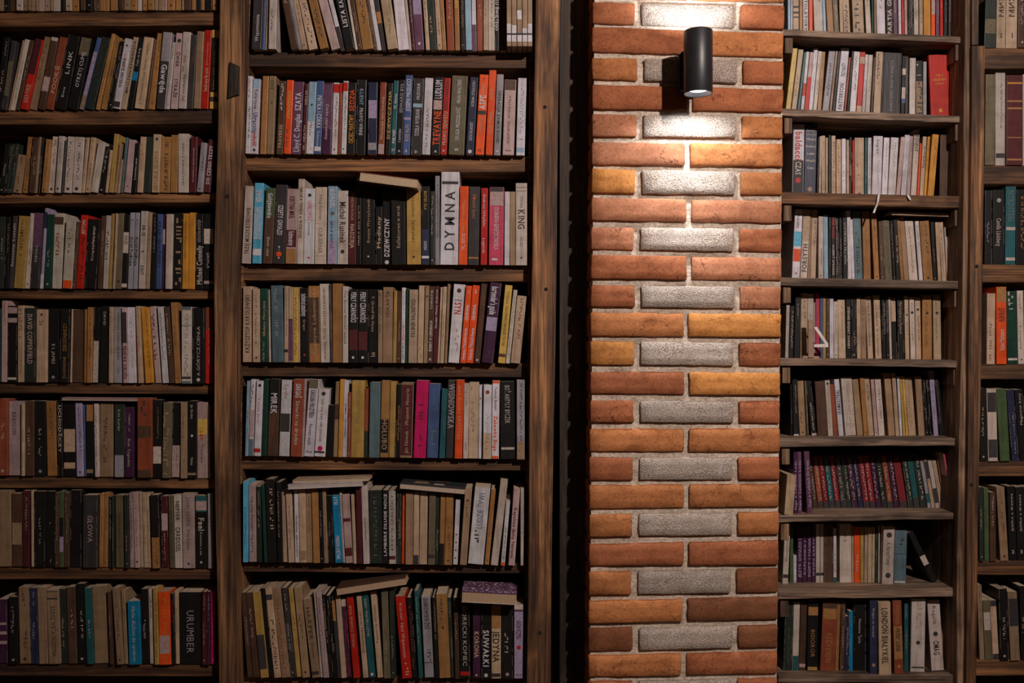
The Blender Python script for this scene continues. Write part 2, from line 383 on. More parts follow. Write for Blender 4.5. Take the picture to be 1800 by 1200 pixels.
# ------------------------------------------------------------------ wall lamp
LX, LYc = .450, -.10
lz0, lz1 = P(0, 165, LYc).z, P(0, 55, LYc).z
lamp = empty('wall_lamp', (LX, 0, (lz0 + lz1) / 2), 'black cylindrical wall lamp shining up and down on the brick pillar', 'wall lamp')
def lathe(name, prof, m, parent, loc, n=40):
    v = []; f = []
    for r, z in prof:
        for k in range(n):
            a_ = 2 * math.pi * k / n; v.append((loc[0] + r * math.cos(a_), loc[1] + r * math.sin(a_), loc[2] + z))
    for i in range(len(prof) - 1):
        for k in range(n): f.append((i * n + k, i * n + (k + 1) % n, (i + 1) * n + (k + 1) % n, (i + 1) * n + k))
    o = mobj(name, v, f, m, None, smooth=True); par(o, parent); return o
h = lz1 - lz0; rr = .0345
lathe('lamp_body', [(.0315, .016), (.0315, .001), (.0325, 0), (rr - .0006, 0), (rr, .001), (rr, h - .001), (rr - .0006, h), (.0325, h), (.0315, h - .001), (.0315, h - .016)], MBK, lamp, (LX, LYc, lz0))
for s, z in ((1, lz0), (-1, lz1)):
    lathe('reflector_ring', [(.0314, 0.001 * s), (.0225, .0085 * s), (.0215, .0095 * s)], MRING, lamp, (LX, LYc, z))
    lathe('light_disc', [(.0001, .0096 * s), (.0218, .0096 * s)], MGL, lamp, (LX, LYc, z))
lathe('inner_core', [(.031, .017), (.031, h - .017)], MBK, lamp, (LX, LYc, lz0))
pz0, pz1 = P(0, 162, -.01).z, P(0, 92, -.01).z
v = []; f = []; pro = [(-.033, pz0), (.033, pz0), (.033, pz1 - .012), (.026, pz1 - .003), (.018, pz1), (-.018, pz1), (-.026, pz1 - .003), (-.033, pz1 - .012)]
for Yq in (-.026, .002):
    for x, z in pro: v.append((LX + x, Yq, z))
f = [tuple(range(8)), tuple(range(15, 7, -1))] + [(k, k + 8, (k + 1) % 8 + 8, (k + 1) % 8) for k in range(8)]
o = par(mobj('mounting_plate', v, f, MBK), lamp); bevel(o, .002)
v, f = quadbox([Vector((LX - .012, -.09, (pz0 + pz1) / 2 - .02)), Vector((LX + .012, -.09, (pz0 + pz1) / 2 - .02)), Vector((LX + .012, -.09, (pz0 + pz1) / 2 + .02)), Vector((LX - .012, -.09, (pz0 + pz1) / 2 + .02))],
               [Vector((LX - .012, -.02, (pz0 + pz1) / 2 - .02)), Vector((LX + .012, -.02, (pz0 + pz1) / 2 - .02)), Vector((LX + .012, -.02, (pz0 + pz1) / 2 + .02)), Vector((LX - .012, -.02, (pz0 + pz1) / 2 + .02))])
par(mobj('arm', v, f, MBK), lamp)
for s, z in ((-1, lz0), (1, lz1)):
    for en, ang, bl in ((5, 160, .5), (17, 84, 1.0), (24, 46, 1.0)):
        l = bpy.data.lights.new('lamp_beam', 'SPOT'); l.energy = en; l.color = (.90, .96, 1.0)
        l.spot_size = math.radians(ang); l.spot_blend = bl; l.shadow_soft_size = .016
        o = bpy.data.objects.new('lamp_beam', l); C.objects.link(o); o.parent = lamp
        o.location = Vector((LX, LYc, z - (.004 if ang > 100 else .010) * s)) - lamp.location
        if s > 0: o.rotation_euler = (math.pi, 0, 0)

# ------------------------------------------------------------------ books: what stands on each shelf
# per shelf part: '@ shelf  origin_x origin_y scale', then  x0 x1 top lean colour /print ; low plain black book on fifth middle shelf paints the shade of a gap
PAL = {'W': (.60, .565, .61), 'w': (.52, .44, .39), 'C': (.48, .34, .23), 'T': (.31, .20, .12), 'O': (.36, .175, .06), 'B': (.085, .045, .028), 'K': (.012, .011, .011),
 'k': (.045, .04, .042), 'e': (.30, .28, .31), 'D': (.026, .034, .028), 'G': (.065, .105, .045), 'g': (.012, .05, .036), 't': (.02, .10, .11), 'z': (.10, .155, .18),
 'S': (.10, .42, .62), 'L': (.28, .42, .55), 'c': (.01, .20, .40), 'U': (.06, .10, .24), 'N': (.025, .028, .065), 'P': (.13, .055, .105), 'V': (.06, .018, .05),
 'I': (.36, .29, .44), 'p': (.46, .32, .31), 'M': (.09, .018, .022), 'R': (.47, .018, .010), 'r': (.26, .065, .032), 'A': (.72, .085, .015), 'a': (.55, .25, .035),
 'Y': (.56, .37, .09), 'y': (.40, .25, .07), 'q': (.14, .115, .07), 'H': (.55, .012, .11), 'h': (.50, .06, .11), 'Q': (.20, .018, .025)}
CN = {'W': 'white', 'w': 'off-white', 'C': 'cream', 'T': 'tan', 'O': 'ochre brown', 'B': 'dark brown', 'K': 'black', 'k': 'charcoal', 'e': 'grey', 'D': 'blackish green',
 'G': 'green', 'g': 'dark green', 't': 'teal', 'z': 'blue-grey', 'S': 'sky blue', 'L': 'pale blue', 'c': 'bright blue', 'U': 'blue', 'N': 'navy', 'P': 'purple', 'V': 'dark violet',
 'I': 'lilac', 'p': 'pinkish grey', 'M': 'maroon', 'R': 'red', 'r': 'brick red', 'A': 'orange-red', 'a': 'amber', 'Y': 'yellow', 'y': 'mustard', 'q': 'olive', 'H': 'hot pink', 'h': 'dusty pink', 'Q': 'dark red'}
BOOKS = '''
@ M0 425 0 6.923
115 235 -330 40 k /uW .1 .45 .4 Wspomnienia;240 275 -300 35 U;280 318 -310 25 T;322 412 -250 -25 w;600 690 -330 -290 B /uC .6 .9 .4 Podolany;692 730 -330 -290 e;735 800 -330 -280 C;
815 925 -340 -270 C /xk .15 .6 .4/xk .06 .1 .4;950 1055 -345 -260 O /xk .15 .9 .4;1090 1200 -350 -260 p /-;1205 1258 -330 -235 W /bk .0 .3;1262 1375 -340 -190 K /uW .28 .5 .5 LISTA/uW .53 .95 .5 KATARZYNY;
1380 1410 -300 -150 w;1415 1468 -310 -160 B;1472 1600 -335 -150 O;1603 1645 -300 -150 B;1650 1700 -340 -160 W /-;1705 1765 -320 -150 k /bO .35 .5;1775 1900 -350 -140 C /xk .2 .5 .2
@ M0 685 0 6.923
105 235 -360 -100 W /nk .66 .3 L;237 270 -330 -90 w;272 308 -340 -70 M;310 420 -350 -60 P /bI .45 1/oW .08 .3;440 488 -330 -60 C /xk .35 .75 .4;492 575 -345 -80 D;580 638 -330 -55 C;642 690 -330 -55 O;
700 787 -345 -30 r /uC .3 .85 .4 Podróże;795 855 -330 -20 O /dY .55 .7 .7 DAN;865 915 -340 -20 K;925 1000 -345 -20 L /-;1005 1057 -345 -15 W /bP .0 .33;1065 1137 -340 -10 r;1140 1197 -340 0 C;
1200 1277 -345 0 w /xk .3 .7 .3;1280 1330 -345 -15 K /dW .25 .8 .7 U BOKU ŚWIĘTEGO;1335 1420 -350 -5 B /oK .1 .4;1425 1480 -345 -4 T /bW .06 .15/bK .15 .172/bW .172 .3;1485 1545 -345 -4 T /bW .06 .15/bK .15 .172/bW .172 .28;
1550 1610 -345 -4 T /bW .06 .15/bK .15 .172/bW .36 .48;1615 1675 -345 -4 T /bW .06 .15/bK .15 .172/bW .172 .24;1680 1736 -345 -4 T /bW .06 .15/bK .15 .172/bW .172 .3
@ M1 425 120 6.923
42 100 95 30 W /xR .72 .95 .4/xk .2 .6 .5/xR .07 .1 .4;105 192 130 35 W /bL .88 1/dU .28 .55 .75 Utracona/dR .1 .28 .6 miłość/dU .6 .86 .45 Katarzyna/ok .05 .4;220 295 95 35 O /nk .66 .4 1;300 382 95 35 T /nk .66 .45 2/xk .8 .95 .5;
415 500 155 45 B /uC .08 .4 .45 TRAVERSE/xW .6 .95 .4;508 592 145 40 A /dY .47 .85 .45 COVADONGA/xk .1 .35 .4;597 720 165 30 P /uW .03 .55 .55 Lloyd C. Douglas/uW .6 .85 .6 SZATA;726 775 185 40 M /uC .05 .4 .5 W. HEATH/dC .7 .9 .5 WTEM;
780 872 165 40 L /bW 0 .45/ok .68 .3/dk .25 .45 .3 Maria;877 962 155 30 U /dW .35 .8 .65 MATKA I CÓRKA/dW .1 .32 .4 Wydawnictwo/bW .04 .1;967 1082 175 25 V /bP .35 .97/dW .2 .7 .3 Córka czarownicy;1088 1160 175 25 W /bR .86 .98/xk .25 .8 .3/ok .07 .3;
1163 1203 180 20 r /bR .86 .98;1206 1268 155 30 W /bR .86 .98/xk .3 .8 .3/ok .07 .3;1273 1372 175 20 K /uA .6 .9 .6 SĘDZIA/ua .15 .55 .6 OJCIEC MARTWY;1385 1500 140 20 K /dL .66 .88 .4 KLIENT/dW .25 .62 .4 PRAWO WINNE;
1530 1642 170 10 N /be .06 .16/bI .5 .75;1655 1730 170 30 r /uC .2 .8 .45 Wariacje czarownicy/bp 0 .14;1743 1805 180 35 K /uY .2 .9 .5 DZIEWCZYNA
@ M1 685 120 6.923
10 70 150 40 t /uW .62 .82 .5 M. Stone/uW .15 .34 .6 PIKNIK/nW .06 .5 27;76 150 140 40 K /uW .16 .34 .4 TAMTEN/ue .56 .95 .5 EDWARD BYŁ/nW .05 .4 A;156 242 85 30 U /uW .55 .95 .6 JOSEPH MASSUCCI/uC .17 .38 .5 KOD ALFA/bI .44 .47/nW .05 .4 A;
252 382 125 40 k /uW .72 .94 .3 FREDERIK/uW .25 .6 .4 DZIEŁA WYBRANE/bL .62 .67/nW .04 .25 D;390 490 120 40 W /xk .1 .6 .3;500 612 110 45 K /uW .72 .96 .7 LUDLUM/bp .58 .7/uA .12 .56 .75 TREVAYNE/nW .04 .3 A;
616 692 120 50 R /uk .58 .96 .5 RIDLEY PEARSON/uC .12 .56 .6 PRAWO ODWETU/nW .05 .4 A;715 905 95 45 q /uW .65 .95 .25 FRAN WALTERS/uW .18 .6 .25 DRUGA PRZESZŁOŚĆ/nW .06 .2 W;925 1022 110 55 N /uW .62 .95 .35 SCENA STRACHU/uW .18 .42 .4 OSTATNI AKORT/oW .04 .5;
1040 1147 80 55 A /nk .94 .4 7/uC .72 .88 .4 FREDERIK/uW .57 .74 .7 ASPE/bk .5 .55/uC .28 .48 .3 KWADRAT ZEMSTY/nM .05 .3 W;1165 1252 25 45 A /uC .65 .78 .4 FRANCK/uC .25 .5 .4 DŁUGI TERMIN;1265 1347 75 40 e /dk .15 .8 .45 OPERACJA ZAMUS BOND/oW .05 .3;
1372 1512 140 30 p /bB .86 1/dM .45 .82 .2 Marzena/dM .15 .45 .3 Grzeszki podróże/nM .06 .16 FILIA;1537 1642 120 25 W /xe .2 .95 .4/bL .04 .1
@ M2 420 290 6.315
28 130 235 40 w /uB .12 .72 .45 TRZEJ MUSZKIETEROWIE;145 245 200 30 S /dW .76 .92 .6 TOMEK FISZER/dU .3 .55 .6 KURS MIŁOŚCI/bW .1 .18/bL .3 .7;262 368 255 40 B /bG .62 1/dW .6 .93 .5 Gołębiewska/dW .1 .35 .3 Dwór cieni;375 502 220 30 k /dW .36 .74 .45 SZEPTY GWIAZD/oA .12 .5/oW .18 .1/oW .21 .16/oW .07 .15;
513 636 265 10 p /bM .22 .45/bO 0 .2/dM .6 .9 .5 KERTYNA MIREL/dW .24 .43 .5 Rodzinne sekrety;640 708 155 10 w /dB .3 .9 .5 NAUKA TENISA w WEEKEND;715 830 260 5 W /dH .57 .84 .4 CHMIELEWSKA/dk .38 .55 .25 Jeden kierunek/og .91 .35/oR .08 .2;
838 966 245 10 w /dq .14 .47 .4 CUKIERNIA/dq .58 .9 .25 Magdalena/by .52 .525/by .1 .105;980 1082 235 10 L /dW .72 .96 .55 KORDEL/oq .65 .45/dP .2 .55 .45 Jutro w wyborach/bI .0 .3;1090 1207 285 0 w /dk .28 .85 .6 Michał Rusinek/ok .17 .4;
1212 1300 290 -10 M /dC .22 .55 .5 NADZIEJA/dC .6 .97 .3 KATARZYNA MICHALAK;1302 1357 140 -10 K /uC .1 .8 .35 MAJKA BEZ WIEŻY;1365 1508 220 0 K /uC .27 .85 .22 Renata Wyrzykowska/ow .1 .15;1515 1590 460 0 K /uC .2 .9 .5 Mediany/-;1595 1688 250 0 K /uW .1 .6 .6 DZIEWCZYNY/oW .03 .5
@ M2 680 290 6.315
50 210 290 -10 K /uC .22 .8 .25 Reflektorem w mrok;222 377 280 -5 y /dB .3 .95 .25 Stanisław Szukalski/oB .1 .2;384 472 235 0 K /dY .7 .94 .35 BUSTER DLA/uW .18 .3 .4 VIRENO/bN 0 .45/bW .08 .11;480 530 290 0 D;535 585 120 0 e /xk .3 .9 .4;
590 790 65 15 W /uk .15 .79 .55 D Y M N A/bk .868 .898;795 892 235 15 A /dC .42 .82 .3 Tajemnica ręki/dW .18 .4 .4 DŁUGI ŻAL;900 1022 240 15 k /dO .6 .9 .35 Elizabeth Speed/bO .08 .1/oA .85 .2;1038 1112 255 10 R /dW .5 .92 .4 Andrzej Urbański/dW .15 .35 .4 Legenda;
1130 1292 245 10 h /bk .8 1/bp .76 .94/dW .2 .74 .35 DOROTA GĄSIOROWSKA/dW .35 .65 .2 Antykwariat/xW .06 .09 .5;1303 1360 295 5 W /-;1365 1425 295 0 T /-;1430 1557 200 0 w /dB .44 .68 .6 KING/dB .7 .84 .25 STEPHEN/dB .22 .34 .25 RELAKS/oB .09 .2/bB .9 .905/bB .945 .95
@ M3 420 480 6.923
45 160 160 5 C /uk .12 .88 .45 KRZYSZTOF KĄKOLEWSKI;165 258 190 0 C /xk .25 .95 .25/ok .06 .3;263 358 185 -10 g /uC .35 .83 .35 Kodeks Mitrydata/oa .4 .35/xC .02 .3 .25;360 403 200 -10 w /-;405 545 150 -20 z /xe .35 .95 .3;550 600 155 0 C /xk .35 .9 .3/bk .13 .17;
604 657 170 0 C /bP .02 .56/bK .56 .575;660 720 170 0 Y /xk .1 .9 .4;724 746 170 0 C;750 850 180 -10 K /dW .62 .92 .7 technokraci zamachowcy/or .1 .3/dp .42 .58 .3 Gregor;855 990 155 -15 O /bB .25 .85/uC .1 .97 .3 Faustyna Lubomirska;995 1105 130 -15 w /uB .04 .96 .25 AKADEMIK. PROZE. LEKARZE KRZEMIENIEC;
1108 1137 140 -15 k;1140 1255 125 -5 O /-;1260 1327 160 0 w /dB .25 .95 .4 The Better Banner world;1335 1443 195 10 K /dW .55 .96 .6 PERŁY CZARNOŚCI/bM .17 .45/oW .07 .3;1448 1562 195 5 K /dW .55 .96 .6 PERŁY CZARNOŚCI/bM .17 .42/oW .07 .3;
1567 1685 195 0 K /dC .42 .9 .3 F. Orwell Na Nowo/uC .08 .14 .5 kon;1690 1742 205 0 T /xk .4 .95 .5;1746 1866 170 8 T /uK .6 .95 .35 OSKARŻA
@ M3 680 480 6.923
70 112 210 15 y;115 167 215 15 B;172 215 175 10 W /xk .7 .95 .3/uR .3 .5 .5 Historie/uk .03 .28 .4 LEKTURY;219 255 185 20 g /-;260 362 200 15 C /dk .35 .87 .5 SZALEŃSTWA HENRYKA;370 440 150 20 C /xk .07 .2 .3;444 490 150 25 T /ok .86 .5;
494 555 160 25 B /uW .15 .55 .5 ŚMIERĆ W CHMURACH/uW .7 .95 .4 CHRISTIE/nW .05 .6 A;560 610 155 25 M /uW .45 .95 .4 Fyodor Mowy Dobroci;613 640 170 40 C;645 690 165 40 C;700 730 130 40 T;745 885 140 70 W /dR .62 .77 .6 SYN/nk .8 .2 wilno/ok .92 .4/xp .15 .4 .4;
890 960 155 75 A /nW .92 .5 1/uW .55 .75 .5 GEHENNA/uW .04 .45 .5 Helena Mniszkówna;965 1052 150 80 A /nW .92 .5 2/uW .55 .75 .45 GEHENNA/uW .04 .45 .5 Helena Mniszkówna;1060 1132 130 90 B /xr .3 .9 .35/ow .04 .4;1150 1292 110 110 V /dW .6 .95 .6 bartender's guide/bI .4 .57/xk .07 .12 .5;
1350 1440 150 90 Y /dB .22 .92 .35 STEFAN ŻEROMSKI URODA ŻYCIA/bB .08 .12;1445 1495 205 95 w /xB .1 .9 .3;1505 1622 280 80 C /xB .35 .95 .3
@ M4 420 650 6.923
72 110 135 25 L /xk .3 .6 .5;115 172 115 30 W /bz 0 .22/bp .25 .6/xk .7 .95 .5;180 262 135 35 W /ok .94 .5/dR .42 .8 .3 Twoja Jane/bR .05 .1;275 337 115 10 g /-;345 470 105 30 B /bK .6 1/dW .55 .82 .6 MIREK/dr .25 .5 .3 Tomaszewski;485 610 125 35 W /bk .32 .56/dO .75 .95 .4 Sydir/xp .1 .25 .3;
625 755 100 40 r /dW .76 .94 .5 GARGAŚ/dW .15 .72 .35 Sznurki na drodze;758 781 105 35 p;788 905 100 70 W /bq .88 1/dM .5 .86 .5 KAROLINA WILCZYŃSKA/dM .15 .42 .35 Pierwsze wnuki/nM .06 .2 FILIA;915 1045 235 55 W /dk .22 .85 .3 ocal mój mały cały poranek/ok .93 .4/oH .12 .5/bk .05 .08;
1060 1135 430 20 K /-;1145 1200 145 -20 T /bB .5 .7;1205 1252 115 -15 a /xr .08 .35 .3;1257 1313 125 0 W /dk .55 .7 .3 JAMES/dk .25 .5 .3 CZARODZIEJKA;1317 1356 270 0 r;1360 1512 130 15 y /xT .4 .9 .3/xT .1 .25 .2;1520 1575 225 15 r /bD 0 .38;
1580 1705 150 15 z /-;1715 1818 130 20 O /bK .06 .5/dT .1 .5 .6 HOŁUBO
@ M4 680 650 6.923
24 96 140 20 y /xT .3 .9 .4;100 152 175 25 K /uO .05 .9 .35 Szalone dziewczyny;157 305 155 20 T /bM .03 .97/uC .06 .92 .3 Jan Nowak - Wojenne Historie;320 470 130 40 H /xM .5 .75 .4/xM .15 .35 .3;485 620 170 30 U /xz .08 .35 .6;635 705 230 35 t /xz .35 .9 .3;
715 816 125 10 k /de .38 .95 .75 WIŚNIOWSKA;820 915 120 15 A /dC .25 .92 .35 Jane Troska EROTYKI;926 986 165 15 w /uk .1 .22 .3 CZARNY/xk .7 .92 .3;990 1106 150 10 C /xT .35 .9 .4;1112 1150 185 10 W /or .82 .5;1167 1267 180 10 W /bC 0 .35/or .9 .5/xe .3 .6 .3/xT .1 .3 .4;
1275 1362 130 10 W /bA 0 .035/bA .965 1/dk .62 .92 .35 Tadeusz Biedzki/dA .1 .55 .5 Zabawka Boga;1385 1562 140 -10 K /dw .46 .95 .35 BOŻ ANTYLY BYCZEK/bw .12 .15;1580 1677 120 0 e /bT 0 .22/xk .2 .95 .3
@ M5 415 825 6.315
75 130 130 0 S /xU .2 .7 .4;145 227 165 -5 p /xk .12 .85 .3;232 285 190 -15 D;310 346 175 -35 g /-;350 450 110 -30 K /xC .4 .9 .4;460 516 140 -20 K /xC .3 .9 .3;520 572 250 -40 C /xk .2 .8 .3;580 645 250 -45 C /xk .2 .8 .3;655 703 215 -15 W /uk .03 .7 .35 CZŁOWIEK PEREPOL;706 783 215 -15 C /bT .04 .16;
788 848 215 -15 T;855 930 215 -20 O /-;934 975 215 -25 K;978 1018 215 -25 T;1024 1085 290 -35 K /xC .4 .6 .2;1100 1182 285 -55 c /dW .05 .4 .5 MARIAN CHETNIK/dW .86 .97 .5 ŁYSI;1186 1212 250 -50 w;1216 1300 275 -45 p /bM .6 .65/bM .1 .22;1303 1338 280 -30 C;1340 1400 180 -15 M /-;1412 1480 180 -30 w /uB .3 .6 .3 WITALIANÓW;1487 1628 230 -10 D /xq .1 .9 .3
@ M5 675 825 6.315
-22 46 230 0 K /uW .1 .95 .5 LAMBIERE DŁUGIE NOCE;55 132 240 -5 w /uk .18 .95 .35 KRZYŻE SZALEŃCY/bM .06 .11;140 188 230 5 D;195 230 250 10 A;235 320 250 5 T /-;325 385 250 5 C /bk 0 .13;390 476 250 10 C /-;486 562 260 15 q /bk .09 .14;568 604 270 10 D /xe .2 .5 .5;608 664 270 20 O /bK .0 .3;668 752 270 20 O;
765 816 330 30 W /or .1 .4/or .22 .4/or .34 .4/or .46 .4;840 916 210 60 T /oB .84 .4/xB .6 .8 .3;930 1102 205 80 W /uU .46 .92 .4 LUDZIE ŻYWI/xk .28 .44 .4;1115 1166 225 75 O;1182 1265 140 110 w /-;1295 1341 350 60 W /bA .0 .05/xk .1 .6 .4;1380 1452 215 60 p /dM .1 .75 .5 Kapelusz damy Neronu;1515 1556 200 0 w /xM .4 .95 .3
@ M6 410 1000 6.0
150 205 250 -72 B;209 282 250 -110 B;288 372 245 -130 y /bk .1 .5;378 428 205 -130 K /-;432 505 205 -125 C /bk .87 .93/xB .1 .7 .5;512 602 205 -120 T /xr .1 .9 .4;608 663 200 -100 k;668 722 205 -90 y;728 805 200 -90 T;832 915 320 -100 T /dB .48 .9 .5 HARPER/dB .25 .44 .3 JEDYNA/bk .04 .08;
920 947 240 -75 w;950 1008 240 -110 p;1012 1050 270 -90 K;1054 1098 280 -80 K;1102 1136 290 -70 k /bO .7 .95;1140 1192 290 -65 C /-;1198 1250 310 -70 V /uR .02 .3 .4 Agatka żyje/uR .45 .7 .4 Leon Kłosy/bw .9 1;1266 1335 300 -75 R /uC .38 .9 .4 MORZE CZARNE WAR;1370 1425 280 -75 C /uB .3 .8 .4 Zamykając drzwi;1434 1500 270 -80 t /dw .5 .95 .4 DARY WIATRU LETNI/oW .04 .5;1520 1582 240 -75 C /uk .4 .85 .35 Kapitan na 150 balów
@ M6 670 1000 6.0
28 98 230 -30 q;102 155 200 -20 D;222 322 290 -75 R /dw .25 .68 .35 Nad Wąwozem/dw .72 .92 .3 Kornel/ow .18 .2/xw .04 .12 .4;330 380 300 -60 K /xr .1 .9 .4;396 440 230 -50 t;460 557 295 -40 e /dk .6 .98 .5 DUBROWSKIE ŻYĆ/xk .2 .35 .4/bk .18 .19;565 608 300 -30 K;615 731 265 -55 O /xk .7 .93 .3/ok .6 .25;736 775 300 -40 D;780 827 300 -20 B;
832 942 300 -10 K /dw .15 .9 .4 GORECKI KOPIEC/bR .03 .08;965 1047 380 0 V /dC .28 .64 .6 KORONA/oC .04 .3;1055 1157 380 0 K /dW .16 .66 .6 SUWAŁKI/oW .04 .4;1163 1263 380 0 C /dk .22 .64 .7 JEDYNA/bO .68 1/bk .02 .07;1270 1392 390 0 K;1400 1502 370 0 P /bw .93 1/bI .0 .9/dM .53 .78 .5 KAROLINA WILCZYŃSKA/oR .42 .45/nM .05 .2 FILIA
@ L1 0 40 7.5
-70 12 200 120 K;20 95 240 130 k /bq .2 .7;100 128 230 190 T;131 197 225 193 w /xk .1 .7 .2;202 258 235 195 B;265 367 225 200 R /bM .5 1/uC .1 .35 .6 ŁUKA POKÓJ;378 487 200 200 T /xB .4 .9 .3;495 590 200 180 B /bp .25 .45/bw .95 1;598 702 200 190 r /uC .22 .6 .5 FOOKŚ;715 872 180 185 K /uW .45 .8 .35 LINK/uW .15 .3 .2 Ewa;
885 1032 210 185 K /uW .3 .8 .35 OTRZYJ CUMĘ/bq .75 1;1040 1103 200 235 U /bI .2 .8/bT 0 .2;1112 1232 205 200 D /xk .4 .9 .4;1255 1307 150 200 O;1325 1412 200 160 O;1417 1482 250 115 K
@ L1 190 40 7.5
60 157 215 80 W /uk .3 .72 .45 WIERZBA SŁOWO/uR .6 .78 .3 JESIEŃ/bk .02 .1/ok .9 .3;163 238 195 90 C /uk .22 .95 .5 MACLEAN ATHABASCA;245 322 200 80 K /bc .4 .52/uW .6 .85 .4 Cuda na kraj;345 472 200 60 C /uk .06 .92 .25 S. Piotrowicz-Musiał Piórem i węglem;490 520 220 60 B;525 617 145 60 O /ok .08 .2/xB .5 .9 .3;
632 755 130 60 e /bk 0 .62/dW .2 .58 .6 Gawęda;760 805 260 45 w;820 917 140 35 p /dk .55 .75 .45 ĆWIEK/dk .15 .4 .45 STRAŻE/ok .9 .55;924 1027 125 60 w /uk .1 .45 .35 Jej nasłuchy/xk .48 .7 .3;1035 1117 160 58 k /xr .6 .8 .3;1125 1216 115 50 T /-;1222 1317 100 45 R /uC .22 .52 .5 leksykon/uC .55 .85 .25 pszczelarza;1335 1437 95 30 Y /bK .21 .9/uY .24 .88 .25 BORELL WIEK ARCHITEKTÓW/bk .09 .15
@ L2 0 225 9.0
-20 62 250 100 K;66 128 250 110 D;131 194 250 110 D;200 330 430 85 T;350 437 145 48 O;447 540 150 75 B;544 576 140 62 T;580 626 150 75 K;650 738 180 75 O;745 861 140 48 w /xk .5 .95 .3/ok .07 .4;866 955 130 65 w /xk .5 .9 .3/ok .07 .4;957 1002 200 60 k;1005 1130 140 48 w /xk .2 .9 .3/ok .07 .4;1136 1280 145 50 w /xk .2 .9 .3/ok .07 .4;
1285 1337 150 75 C;1343 1420 150 95 C;1428 1540 225 125 w /xk .2 .9 .1;1550 1645 300 80 K;1658 1700 350 60 C
@ L2 190 225 9.0
10 84 95 20 y /-;88 135 240 85 T;138 186 500 60 C;190 232 150 85 z;245 357 190 85 p /ok .12 .2;370 443 240 45 K /uW .05 .9 .3 Łowicka pani;455 546 140 42 C /xr .4 .9 .3;553 667 140 40 D /-;685 802 100 -12 C /uO .03 .72 .5 SZTUKA SŁOWA/ok .92 .4;813 970 140 0 O /xk .05 .9 .4;980 1092 110 0 O /-;1105 1272 90 5 w /uk .12 .85 .2 WALDEMAR ŁYSIAK;
1285 1392 135 20 M /uW .08 .9 .2 Kazimierz Stabrowski;1400 1492 235 70 e;1505 1615 185 85 M /uW .15 .88 .5 DO CZEGO TĘCZĘ
@ L3 0 360 7.74
-30 50 160 25 D /xw .4 .7 .3;55 112 160 30 K /xa .5 .9 .3;116 176 150 60 k /uw .3 .9 .5 Sztuczny kształt;185 327 155 72 y;335 403 115 40 w;406 530 110 15 k /bP .55 1/dw .35 .57 .3 VEDEN;535 587 45 0 I /bW 0 .18/bN .75 .95;595 692 130 40 g;704 837 115 40 w /bB .85 .95/xr .4 .75 .4;845 977 220 55 w /bA 0 .12/xB .5 .95 .3;981 1025 230 60 B;
1029 1132 140 62 R /uw .74 .93 .5 JEFTON/xM .1 .7 .5;1140 1310 200 60 K /uw .4 .9 .2 Kompendium magii/xw .5 .85 .2;1322 1382 150 55 B;1395 1461 145 50 w /xk .4 .8 .6;1465 1512 120 28 y;1516 1560 120 26 C /xk .2 .6 .4
@ L3 190 360 7.74
40 88 115 35 C /dk .2 .75 .5 Człowiek z lasu;94 176 115 20 q /ok .1 .5;180 258 130 18 K /bw .48 .76/dk .6 .72 .5 CASE/bw .02 .07;265 331 105 35 e /dk .3 .68 .6 Król Pożoga/ok .9 .3;335 396 105 35 e /dk .3 .68 .6 Król Pożoga/ok .9 .3;408 500 85 40 w /dk .68 .82 .5 08-15/dk .18 .3 .5 KIRST/ok .48 .3;504 562 100 40 T;566 643 120 0 K;650 722 125 0 U /dN .3 .9 .6 PTAK GRAŻYNKI;
726 768 130 15 V /bp .6 .8;774 867 125 20 w /xC .3 .9 .4;872 1000 110 10 K /xT .05 .9 .7;1005 1078 115 15 a /xB .4 .9 .3;1090 1177 105 5 a /xB .7 .9 .2;1190 1292 120 0 K /uw .06 .58 .7 Michael Connelly/uw .62 .92 .4 OSTATNI WYSTĘP;1298 1440 120 0 K /dw .28 .48 .4 DAWCA/bp .07 .11/bw .6 .8
@ L4 0 525 7.74
-110 10 130 10 g;15 90 25 10 p /xr .7 .95 .4;95 232 95 10 K /bp .9 .98/bp .78 .84/bw .03 .06;240 326 90 0 C /xq .5 .95 .5/xr .1 .3 .3;334 482 125 0 D /dp .25 .92 .45 DAVID COPPERFIELD;490 637 145 5 C /dk .78 .85 .4 Sz/ok .93 .25;648 796 130 10 K /dw .25 .52 .3 E L JAMES/oe .07 .3;805 945 135 15 K /uO .42 .8 .4 ZBRODNIARZY/uO .05 .35 .3 ZAGINIONE;
948 972 140 20 C;976 1132 150 0 B /-;1138 1172 140 12 O;1176 1250 115 15 O;1255 1338 110 25 K /bw 0 .55;1345 1461 100 22 K /dw .75 .93 .3 DAVID;1475 1527 110 10 C
@ L4 190 525 7.74
76 190 110 0 e /uk .3 .92 .3 Sekia Bernadetta Sułkowska/xk .1 .2 .2;203 270 120 -28 p /uM .05 .5 .7 OJCIEC PAWEŁ/bk .53 .94;274 386 115 -50 W /xe .6 .85 .3/xe .2 .5 .2;389 408 115 -50 O;411 467 100 -45 C /xR .4 .6 .4;507 617 120 -62 a /xB .2 .95 .2;645 722 105 -80 p /xk .3 .9 .6;740 827 110 -70 W /xk .3 .95 .3;832 905 110 -75 B;912 992 50 -65 O;
998 1135 110 0 w /bz .96 1/bz 0 .03/bz .75 .76/xe .1 .9 .4/bk .06 .09;1145 1312 120 0 K /uw .1 .75 .25 A.GÓRYCZ.CIENI.A/ow .05 .3;1322 1432 115 0 r /bR .0 .7/uC .05 .95 .25 Historia Igrzysk
@ L5 0 690 7.5
